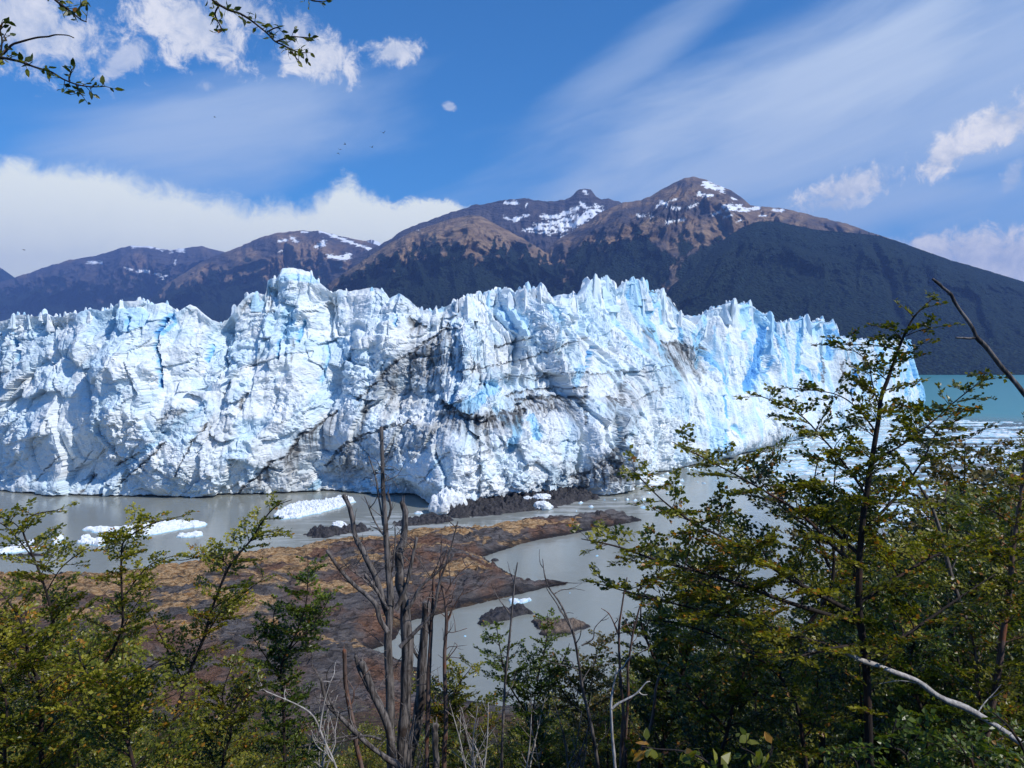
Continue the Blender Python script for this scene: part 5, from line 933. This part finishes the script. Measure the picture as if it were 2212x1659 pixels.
# dead wood
def sn(L): return [(697.3+.452*p[0], 909.6+.452*p[1]) for p in L]
DG = "dead trees and sticks"
def dead(name, label, cat, stems, seed, mat, twigs=(), branch_mat=None, group=DG):
    root = None; rng = np.random.default_rng(seed)
    for i, s_ in enumerate(stems):
        w = st(s_[0], s_[1], ground=((len(s_) > 4 and s_[4]) or i == 0) and name not in ('fallen_log', 'dead_branch'))
        if root is None: root = empty(name, tuple(w[0]), label, cat, group); loc = w[0].copy()
        tb = Tubes(); C_, R_ = tb.tube(w-loc, s_[2], s_[3], 10 if s_[2] > .02 else 7, .22, seed+i, True, 5)
        if s_[3] > .010:                                    # snapped splinters at the tip
            for q in range(3): e = C_[-2]+rng.normal(0, s_[3]*.5, 3)*[1, 1, .2]; tb.tube([e-[0, 0, .03], e+np.array([rng.normal(0, .006), rng.normal(0, .006), rng.uniform(.04, .10)])], s_[3]*.4, .002, 5, 0, 0, True, 1)
        L = np.concatenate([[0], np.cumsum(np.linalg.norm(np.diff(C_, axis=0), axis=1))]); nt = int(L[-1]*(twigs[0] if twigs else 3))
        for _ in range(nt):
            t_ = rng.uniform(.2, .98)*L[-1]; p = np.array([np.interp(t_, L, C_[:, j]) for j in range(3)]); az = rng.uniform(0, 6.28); ln = rng.uniform(.08, .5)*(twigs[1] if twigs else 1)
            d_ = unit(np.array([math.cos(az), math.sin(az)*.8, rng.uniform(.2, 1.3)])); pts = [p]
            for q in range(4): d_ = unit(d_+rng.normal(0, .28, 3)); pts.append(pts[-1]+d_*ln/4)
            tb.tube(pts, min(.007, .0035+ln*.008), .0018, 5, 0, 0, False, 2)
            if ln > .25: e = pts[2]; d2 = unit(d_+rng.normal(0, .7, 3)); tb.tube([e, e+d2*ln*.22, e+d2*ln*.4+[0, 0, .02]], .003, .0013, 4, 0, 0, False, 1)
        tb.build("trunk" if i == 0 else "branch", mat if i == 0 else (branch_mat or mat), root)
    return root
DS_ = 8.6
dead("dead_tree", "tall dead grey tree in the middle with many broken limbs", "dead tree", [
    (sn([(335,1700),(330,1659),(320,1400),(315,1100),(320,900),(310,650),(300,500),(288,300),(280,30)]), DS_, 0.0700, 0.0210), (sn([(385,1659),(390,1450),(400,1200),(395,900),(375,800),(365,650),(385,560),(398,450),(375,385)]), DS_+.1, 0.0927, 0.0282, True),
    (sn([(320,950),(290,860),(255,750),(200,640),(152,540),(135,430),(100,355)]), DS_, 0.0393, 0.0261), (sn([(310,1010),(270,940),(250,870),(170,800),(90,720),(20,620)]), DS_-.1, 0.0314, 0.0181), (sn([(400,900),(430,860),(470,790),(540,730),(600,670),(625,640)]), DS_, 0.0221, 0.0100),
    (sn([(370,1080),(450,1000),(530,910),(555,780),(600,650),(645,480)]), DS_, 0.0267, 0.0059), (sn([(350,900),(380,840),(410,740),(430,640),(450,560)]), DS_+.05, 0.0283, 0.0161), (sn([(310,560),(290,540),(245,470),(200,360)]), DS_, 0.0141, 0.0059), (sn([(290,500),(268,370),(250,260),(218,170)]), DS_, 0.0141, 0.0059), (sn([(305,480),(325,420),(310,340)]), DS_, 0.0158, 0.0120), (sn([(300,560),(265,520),(225,500)]), DS_, 0.0078, 0.0041),
    (sn([(310,900),(250,800),(200,730)]), DS_-.05, 0.0172, 0.0181), (sn([(300,860),(200,760),(120,700),(80,640)]), DS_, 0.0094, 0.0041), (sn([(330,720),(345,600),(345,500)]), DS_, 0.0126, 0.0059)], 4001, GREYW, (6.0, .9))
dead("dead_tree", "thick pale grey dead trunk leaning behind the tall dead tree's right side", "dead tree", [(sn([(400,1700),(440,1500),(465,1350),(480,1100),(497,870)]), DS_+.6, 0.0825, 0.0502), (sn([(470,1150),(430,1080),(435,1020)]), DS_+.6, 0.0236, 0.0100)], 4002, GREYW, (3.5, .8))
dead("dead_tree", "straight brown dead stem right of the tall dead tree, forking near the top", "dead tree", [(sn([(500,1700),(500,1400),(512,1100),(520,950),(530,800),(530,740)]), DS_+.2, 0.0393, 0.0140), (sn([(520,950),(545,860),(560,760),(568,540)]), DS_+.2, 0.0172, 0.0050), (sn([(515,1050),(500,900),(520,800)]), DS_+.2, 0.0109, 0.0050)], 4003, REDW, (5, .9))
dead("dead_tree", "outermost brown dead stem of the clump, thin and straight with long bare twigs", "dead tree", [(sn([(580,1700),(590,1400),(580,1150),(592,950),(580,830),(560,730),(600,600)]), DS_+.1, 0.0362, 0.0081), (sn([(590,960),(630,880),(680,800)]), DS_+.1, 0.0109, 0.0041), (sn([(580,840),(640,740),(725,670)]), DS_+.1, 0.0109, 0.0041), (sn([(585,1150),(640,1080),(630,1060)]), DS_+.1, 0.0078, 0.0031), (sn([(585,1000),(620,1010),(690,990)]), DS_+.1, 0.0063, 0.0031)], 4004, REDW, (6, 1.0))
dead("dead_stump", "jagged broken stump left of the tall dead tree's base", "dead tree", [(sn([(335,1600),(300,1420),(240,1300),(205,1200),(185,1150)]), DS_-.6, 0.0472, 0.0365), (sn([(225,1290),(180,1200),(155,1120)]), DS_-.6, 0.0265, 0.0197)], 4005, GREYW, (3, .7))
dead("dead_tree", "short snapped brown stem at the left of the dead clump", "dead tree", [(sn([(190,1700),(150,1480),(112,1270),(103,1095)]), DS_-.8, 0.0314, 0.0220), (sn([(130,1380),(150,1300),(120,1240)]), DS_-.8, 0.0094, 0.0050)], 4006, REDW, (4, .8))
dead("dead_limb", "long bleached limb sweeping low to the left from the dead tree's base", "dead limb", [(sn([(370,1690),(300,1610),(200,1530),(100,1430),(20,1350),(-10,1230)]), DS_-1.0, 0.0393, 0.0120), (sn([(100,1430),(40,1350),(10,1250)]), DS_-1.0, 0.0158, 0.0059), (sn([(160,1500),(0,1530),(-120,1560)]), DS_-1.0, 0.0158, 0.0059), (sn([(280,1520),(200,1505),(100,1530),(0,1540)]), DS_-1.2, 0.0141, 0.0059)], 4007, GREYW, (7, 1.2))
dead("dead_stump", "knobbly sawn-off grey stump standing between the two brown dead stems", "dead tree", [(sn([(545,1700),(540,1600),(538,1500),(540,1450)]), DS_-.3, 0.0340, 0.0350)], 4008, GREYW, (1, .3))
c8 = lambda L: [(1273+p[0]*.3057, 1152+p[1]*.3057) for p in L]
dead("dead_stick", "tall reddish dead stem whose thin top forks over the grey bay", "dead tree", [(c8([(225,1700),(235,1400),(240,1250),(215,950),(208,720),(225,560),(245,420),(268,310)]), 7.5, .026, .005), (c8([(208,720),(180,650),(140,570),(85,530)]), 7.5, .010, .003), (c8([(230,960),(300,880),(430,805)]), 7.5, .009, .003)], 4011, REDW, (4, .7))
dead("dead_stick", "leaning dead stem crossing behind the forked reddish one", "dead tree", [(c8([(255,1700),(262,1400),(272,1150),(275,950),(300,750),(330,620),(375,470),(412,365)]), 7.7, .022, .005), (c8([(300,760),(312,680),(315,620)]), 7.7, .010, .005)], 4012, REDW, (3, .6))
dead("dead_stick", "bone-white dead stick with a side branch pointing right", "dead tree", [(c8([(185,1700),(175,1560),(160,1400),(155,1200),(170,1080),(196,955)]), 5.2, .014, .006), (c8([(158,1240),(210,1200),(270,1170),(340,1125),(400,1055),(430,1048)]), 5.2, .010, .003), (c8([(350,1120),(375,1140),(410,1140)]), 5.2, .005, .003)], 4013, PALEW, (2, .5))
dead("dead_stick", "crooked red and white dead stem against the dark beech", "dead tree", [(c8([(350,1700),(390,1480),(435,1350),(460,1200),(472,1090),(500,1000),(552,920)]), 7.0, .022, .008)], 4014, REDW, (2, .5))
dead("dead_stick", "long thin dead stem left of the forked reddish one, its tip bent over the bay", "dead tree", [(c4([(375,1690),(345,1480),(300,1300),(270,1100),(215,960),(150,860),(132,755)]), 7.8, .026, .004), (c4([(270,1080),(200,960),(160,900),(148,880)]), 7.8, .010, .003), (c4([(300,1130),(350,1100),(360,1050),(420,990)]), 7.8, .010, .003)], 4015, GREYW, (4, 1.0))
dead("dead_stick", "pale dead stem rising in front of the two islets", "dead tree", [([(1083,1690),(1090,1500),(1100,1380),(1108,1300),(1112,1250),(1118,1215)], 8.2, .022, .006), ([(1105,1330),(1075,1290),(1060,1260)], 8.2, .008, .003)], 4016, GREYW, (4, .8))
dead("dead_stick", "arching pale stick at the left of the dead tree near the bottom", "dead tree", [([(735,1690),(700,1600),(670,1540),(590,1500),(560,1490)], 7, .014, .004), ([(690,1580),(700,1520),(715,1470)], 7, .010, .004)], 4017, PALEW, (5, .9))
dead("fallen_log", "bleached fallen log lying across the green foliage at lower right", "log", [([(2290,1660),(2200,1600),(2106,1539),(2031,1504),(1990,1478),(1956,1459),(1900,1440),(1856,1424),(1820,1408),(1791,1404),(1741,1412)], 5.5, .025, .015)], 4018, PALEW, (1.5, .8))
dead("dead_tree", "slanting grey-topped dead tree in front of the dense trees at right", "dead tree", [([(2170,1640),(2120,1440),(2060,1260),(2031,1150),(2010,1090),(1986,1050),(1951,995)], 6.6, .028, .008), ([(2050,1240),(2080,1180),(2100,1150)], 6.6, .008, .003)], 4019, GREYW, (1.5, .6))
dead("dead_branch", "bare dead branch rising in from the right edge, silhouetted on the dark mountain", "dead branch", [([(2420,1180),(2330,1000),(2270,920),(2212,850),(2170,800),(2130,750),(2108,726),(2095,700),(2062,652),(2052,634),(2032,618),(2015,602)], 3.2, .0125, .0052), ([(2108,729),(2095,731),(2080,730),(2065,729)], 3.2, .0055, .004), ([(2057,640),(2052,638),(2047,635)], 3.2, .004, .002)], 4020, GREYW, (0, 0))
def deadbush(cx_, w_, top, D, seed, label, mat=PALEW):
    rng = np.random.default_rng(seed); S_ = []
    for i in range(7):
        x0 = cx_+rng.uniform(-w_, w_)*.4; tx = cx_+rng.uniform(-w_, w_); ty = top+rng.uniform(0, 110); S_.append(([(x0, 1700), ((x0*.6+tx*.4)+rng.uniform(-12, 12), 1700*.5+ty*.5), (tx, ty)], D+rng.uniform(-.5, .5), .011, .003, .55, .2, i == 0))
    W_ = [(st(s_[0], s_[1], ground=(i == 0)),)+tuple(s_[2:6]) for i, s_ in enumerate(S_)]
    root = empty("dead_shrub", tuple(W_[0][0][0]), label, "dead shrub", "tangled dead shrubs"); grow(root, W_, seed, dead=True, bark=mat, spread=.45, bstep=.16, tstep=.08, twig=.16, up=.6)
deadbush(1020, 60, 1500, 8.0, 51, "pale tangle of dead twigs just right of the dead clump"); deadbush(1150, 55, 1470, 8.6, 52, "fine grey dead twigs below the beech shrub in the middle"); deadbush(1235, 50, 1500, 7.4, 53, "bleached twiggy shrub left of the bone-white stick", GREYW); deadbush(690, 60, 1490, 8.2, 54, "tangled pale twigs at the left foot of the dead tree"); deadbush(885, 60, 1540, 7.6, 55, "dead twigs massed around the foot of the tall dead tree", GREYW)
# ---------------------------------------------------------------- overhanging branches at the top, near sprigs at the bottom
def spray(name, label, lines, D, leaf, seed, pal='mid', cl=3.2, bare=()):
    W_ = [np.array([at(p[0]*VS, p[1]*VS, D+.04*j) for p in L]) for j, L in enumerate(lines)]
    root = empty(name, tuple(W_[0][0]), label, "branch", "leafy branches hanging in from above" if 'sprig' not in name else None); loc = W_[0][0]; rng = np.random.default_rng(seed); tb = Tubes(); A, E, NN = [], [], []
    for j, w in enumerate(W_):
        C_, R_ = tb.tube(w-loc, .0042 if j == 0 else .003, .0014, 7, .18, seed+j)
        if j in bare: continue
        L = np.concatenate([[0], np.cumsum(np.linalg.norm(np.diff(C_, axis=0), axis=1))])
        s_ = L[-1]*.08
        while s_ < L[-1]+.002:
            p = np.array([np.interp(s_, L, C_[:, q]) for q in range(3)]); p2 = np.array([np.interp(min(s_+.02, L[-1]), L, C_[:, q]) for q in range(3)]); tg = unit(p2-np.array([np.interp(max(s_-.01, 0), L, C_[:, q]) for q in range(3)]))
            d_ = unit(tg*.6+rng.normal(0, .6, 3)); A.append(p); E.append(p+d_*leaf*rng.uniform(.6, cl*.7)); NN.append(unit(np.array([rng.normal(0, .5), -.4+rng.normal(0, .4), 1]))); s_ += leaf*rng.uniform(.25, .7)
    A, E, NN = map(np.array, (A, E, NN)); tb.many(A, E, .0013, .0008); tb.build("twig", BARK, root)
    cnt = np.maximum(2, (np.linalg.norm(E-A, axis=1)/(leaf*.42)).astype(int)); ti = np.repeat(np.arange(len(A)), cnt); j = np.arange(len(ti))-np.repeat(np.cumsum(cnt)-cnt, cnt); u = ((j+1)/cnt[ti])[:, None]
    pos = A[ti]*(1-u)+E[ti]*u; dr_ = unit(E[ti]-A[ti]); ld = unit(dr_*.6+rng.normal(0, .55, pos.shape)); ls_ = unit(np.cross(NN[ti]+rng.normal(0, .5, pos.shape), ld)); v, f, c = leaves(pos, ld, ls_, leaf, pal, rng, .52, True)
    np_mesh("foliage", v, f, LEAF, root, attrs={'leafcol': ('FLOAT_COLOR', 'POINT', c)}, smooth_shade=False); return root
c1 = lambda L: [(p[0]*.5, p[1]*.5) for p in L]
spray("beech_branch", "leafy branch entering from the left edge and drooping right, longest at top left", [c1([(-160,200),(-60,240),(10,250),(80,265),(150,290),(220,310),(270,340),(330,365),(400,375),(455,372)]), c1([(10,250),(-20,290),(-60,330)]), c1([(300,350),(300,330),(310,300)]), c1([(330,365),(345,400),(355,412)])], 2.1, .024, 61, 'mid', 1.7)
spray("beech_branch", "thin mostly bare twig at the left edge with a leafy base, above the drooping branch", [c1([(-80,260),(0,240),(50,195),(90,180),(160,162),(210,158),(240,150),(290,152),(320,164)]), c1([(0,235),(10,180),(0,120),(20,90)]), c1([(0,240),(-20,160),(-40,110)])], 2.2, .025, 62, 'dark', 2.1, bare=(0,))
spray("beech_branch", "short leafy shoot dropping from the top edge near the left corner", [c1([(190,-60),(240,0),(290,40),(320,60),(350,85),(375,95)]), c1([(320,55),(345,30),(355,10)])], 2.2, .024, 63, 'mid', 2.1)
spray("beech_branch", "leafy twig hanging from the top edge left of centre over the white clouds", [c1([(870,-60),(920,0),(980,40),(1040,60),(1100,100),(1150,140),(1190,180),(1240,205),(1280,250),(1300,272)]), c1([(950,20),(930,60),(950,110),(960,140)]), c1([(1150,140),(1190,120),(1215,125)]), c1([(1190,180),(1250,160),(1290,160),(1360,165)]), c1([(1240,205),(1290,225),(1330,228)])], 2.4, .025, 64, 'mid', 1.7)
spray("beech_branch", "tiny leafy tip just poking in at the top edge", [c1([(1280,-60),(1330,-10),(1360,5),(1410,5)])], 2.4, .025, 65, 'mid', 2.4)
spray("beech_sprig", "sprig of large serrated yellow-green leaves at the bottom edge", [[(1600,1720),(1560,1680),(1520,1640),(1470,1622),(1420,1618),(1385,1612)]], 2.2, .042, 66, 'yellow', 1.4)
spray("beech_sprig", "second yellow-green sprig at the bottom edge, right of the first", [[(1650,1720),(1640,1660),(1630,1630),(1600,1615)], [(1640,1660),(1665,1630),(1670,1612)]], 2.4, .040, 67, 'yellow', 1.6)

# ---------------------------------------------------------------- the wood on the slope: a few grown shrubs, then copies of each with its own place
rngF = np.random.default_rng(9)
def proto(name, h, seed, pal, leaf, spread, nst, bstep, twig, tstep, label, group):
    rng = np.random.default_rng(seed); root = empty(name, (0, 0, 0), label, "tree", group); S_ = []
    for i in range(nst):
        az = i*2.4+rng.uniform(-.3, .3); ln = rng.uniform(.16, .34)*h*(0 if i == 0 else 1); hh = h*(1 if i == 0 else rng.uniform(.7, .95))
        S_.append((np.array([(0, 0, -.3), (math.cos(az)*ln*.25, math.sin(az)*ln*.25, hh*.3), (math.cos(az)*ln*.7+rng.uniform(-.1, .1), math.sin(az)*ln*.7, hh*.65), (math.cos(az)*ln, math.sin(az)*ln, hh)]), .012*h, .004, 1, .22))
    grow(root, S_, seed, pal=pal, leaf=leaf, spread=spread, bstep=bstep, twig=twig, tstep=tstep); return root
def copy_tree(o):
    c = o.copy(); sc.collection.objects.link(c)
    for ch in o.children: q = ch.copy(); q.parent = c; sc.collection.objects.link(q)
    return c
near = [proto("beech_tree", 4.0, 71, 'mid', .045, .95, 5, .095, .26, .06, "", ""), proto("beech_tree", 4.0, 72, 'dark', .045, .95, 5, .095, .26, .06, "", ""), proto("beech_tree", 4.0, 73, 'yellow', .045, .9, 5, .095, .26, .06, "", "")]
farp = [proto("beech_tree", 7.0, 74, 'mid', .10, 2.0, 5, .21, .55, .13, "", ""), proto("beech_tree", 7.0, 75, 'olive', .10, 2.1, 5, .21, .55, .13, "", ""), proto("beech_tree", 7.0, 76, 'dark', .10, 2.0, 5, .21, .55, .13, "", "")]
used_p = {id(p): False for p in near+farp}
limx = [-300, 0, 250, 450, 600, 700, 850, 1000, 1080, 1180, 1300, 1380, 1450, 1560, 1700, 1850, 1960, 2020, 2080, 2160, 2212, 2600]
limy = [1360, 1410, 1470, 1530, 1580, 1570, 1530, 1520, 1470, 1450, 1470, 1400, 1300, 1270, 1300, 1290, 1190, 1040, 960, 985, 1000, 900]
def place(vx, top, D, pr, label, group):
    px, py = vx*VS, top*VS; t_ = at(px, py, D); g = ground_z(t_[0], t_[1]); h = t_[2]-g
    base_h = 4.0 if pr in near else 7.0
    if h < (1.2 if pr in near else 2.2) or h > base_h*1.9: return False
    if used_p[id(pr)]: o = copy_tree(pr)
    else: o = pr; used_p[id(pr)] = True
    s_ = h/(base_h*1.04); o.location = (t_[0], t_[1], g); o.scale = (s_*rngF.uniform(.9, 1.15),)*2+(s_,); o.rotation_euler = (0, 0, rngF.uniform(0, 6.28)); tag(o, label, "tree", group); return True
# trees of the right-hand skyline, one by one
for vx, top, D, pi, lb in [(2085, 915, 21, 1, "broad rounded olive beech, tallest of the thicket by the teal water at right"), (2180, 945, 24, 2, "dark beech behind the olive one, cut by the right edge"), (2010, 1040, 18, 1, "olive-brown beech left of the tallest thicket tree"), (2150, 1090, 15, 0, "green beech in front of the tallest thicket tree, near the red trunk"), (2075, 1130, 13.5, 0, "leafy beech right of the slanting dead tree"), (1930, 1150, 17, 2, "small beech seen through the largest beech's lower right branches"), (2260, 900, 19, 1, "olive beech half outside the right edge")]:
    place(vx, top, D, farp[pi], lb, "thicket at the right edge")
cnt_ = 0
MARKS = [(-80, "at the far left edge"), (120, "below the left edge floe"), (300, "below the longest floe"), (480, "under the ochre shore"), (650, "left of the dead tree"), (860, "around the dead tree"), (1020, "just right of the dead clump"), (1160, "below the islets"), (1340, "around the bone-white stick"), (1520, "under the largest beech's left branches"), (1700, "left of the largest beech's trunk"), (1880, "behind the largest beech's trunk"), (2050, "above the fallen log"), (2220, "at the right edge")]
for D in [8.5, 10.5, 13, 16.5, 21, 27, 34, 43, 54]:
    half = 560/FPX*D*1.12; stepx = (1.35 if D < 14 else 2.5 if D < 30 else 3.4); xs = np.arange(-half, half, stepx)
    for x_ in xs:
        x2 = x_+rngF.uniform(-.45, .45)*stepx; D2 = D*rngF.uniform(.92, 1.08); vx = (x2/D2*FPX+CX)/VS
        if vx < -250 or vx > 2500: continue
        lim = np.interp(vx, limx, limy); top = lim+rngF.uniform(5, 150)+(30 if D < 12 else 0); left = vx < 720
        if D < 14: pr = near[2 if left and rngF.random() < .75 else (1 if vx > 1350 and rngF.random() < .6 else 0)]
        else: pr = farp[int(rngF.choice([0, 1, 2], p=[.45, .25, .30]))]
        if not left and 760 < vx < 1330 and D > 14: top = max(top, lim+40)
        k_ = int(np.argmin([abs(vx-q[0]) for q in MARKS])); row = "front" if D < 10 else ("second" if D < 15 else ("third" if D < 25 else "rear"))
        lb = ("yellow-green " if pr is near[2] else "dark " if pr in (near[1], farp[2]) else "olive " if pr is farp[1] else "green ")+"beech in the %s rank of the growth %s" % (row, MARKS[k_][1]); gr_ = "beeches "+MARKS[k_][1]
        if place(vx, top, D2, pr, lb, gr_): cnt_ += 1
print("wood trees", cnt_)
for p in near+farp:
    if not used_p[id(p)]:
        for ch in list(p.children): bpy.data.objects.remove(ch)
        bpy.data.objects.remove(p)
# low undergrowth carpeting the slope
rg = np.random.default_rng(5); n = 60000; yy = rg.uniform(.05, 1, n)**1.3*72+2.5; xx = rg.uniform(-1, 1, n)*(yy*.85+4)
pos = np.stack([xx, yy, ground_z(xx, yy)+rg.uniform(0, .5, n)**1.5*(1+yy/30)], -1); keep = pos[:, 2] > 1.0; pos = pos[keep]; n = len(pos); dr_ = unit(rg.normal(0, 1, (n, 3))*[1, 1, .4]); sz = .05+.0045*pos[:, 1]
v, f, c = leaves(pos, dr_, unit(np.cross(dr_, rg.normal(0, .5, (n, 3))+[0, 0, 1])), sz[:, None][:, 0][:, None]*np.ones((n, 1)) if False else .16, 'dark', rg, .6)
tag(np_mesh("undergrowth", v, f, LEAF, attrs={'leafcol': ('FLOAT_COLOR', 'POINT', c)}, smooth_shade=False), "dark leafy undergrowth covering the slope beneath the beeches", "undergrowth", None, "stuff")

print('leaves', sum(LC), 'instances', cnt_)

# ---------------------------------------------------------------- mountain air
hm = bpy.data.materials.new("mountain_air"); hm.use_nodes = True; ht = hm.node_tree
for _n in list(ht.nodes): ht.nodes.remove(_n)
ho = ht.nodes.new('ShaderNodeOutputMaterial'); pv = ht.nodes.new('ShaderNodeVolumePrincipled')
pv.inputs['Color'].default_value = (0.265, 0.455, 1.0, 1); pv.inputs['Density'].default_value = 9.0e-5; pv.inputs['Anisotropy'].default_value = 0.0
ht.links.new(pv.outputs[0], ho.inputs['Volume'])
hx, hz0, hz1 = 9800.0, -8.0, 1400.0
hv = [(sx*hx, sy*hx, zz_) for zz_ in (hz0, hz1) for sx, sy in ((-1, -1), (1, -1), (1, 1), (-1, 1))]
tag(np_mesh("haze", hv, [(0, 3, 2, 1), (4, 5, 6, 7), (0, 1, 5, 4), (1, 2, 6, 5), (2, 3, 7, 6), (3, 0, 4, 7)], hm, smooth_shade=False), kind='stuff')
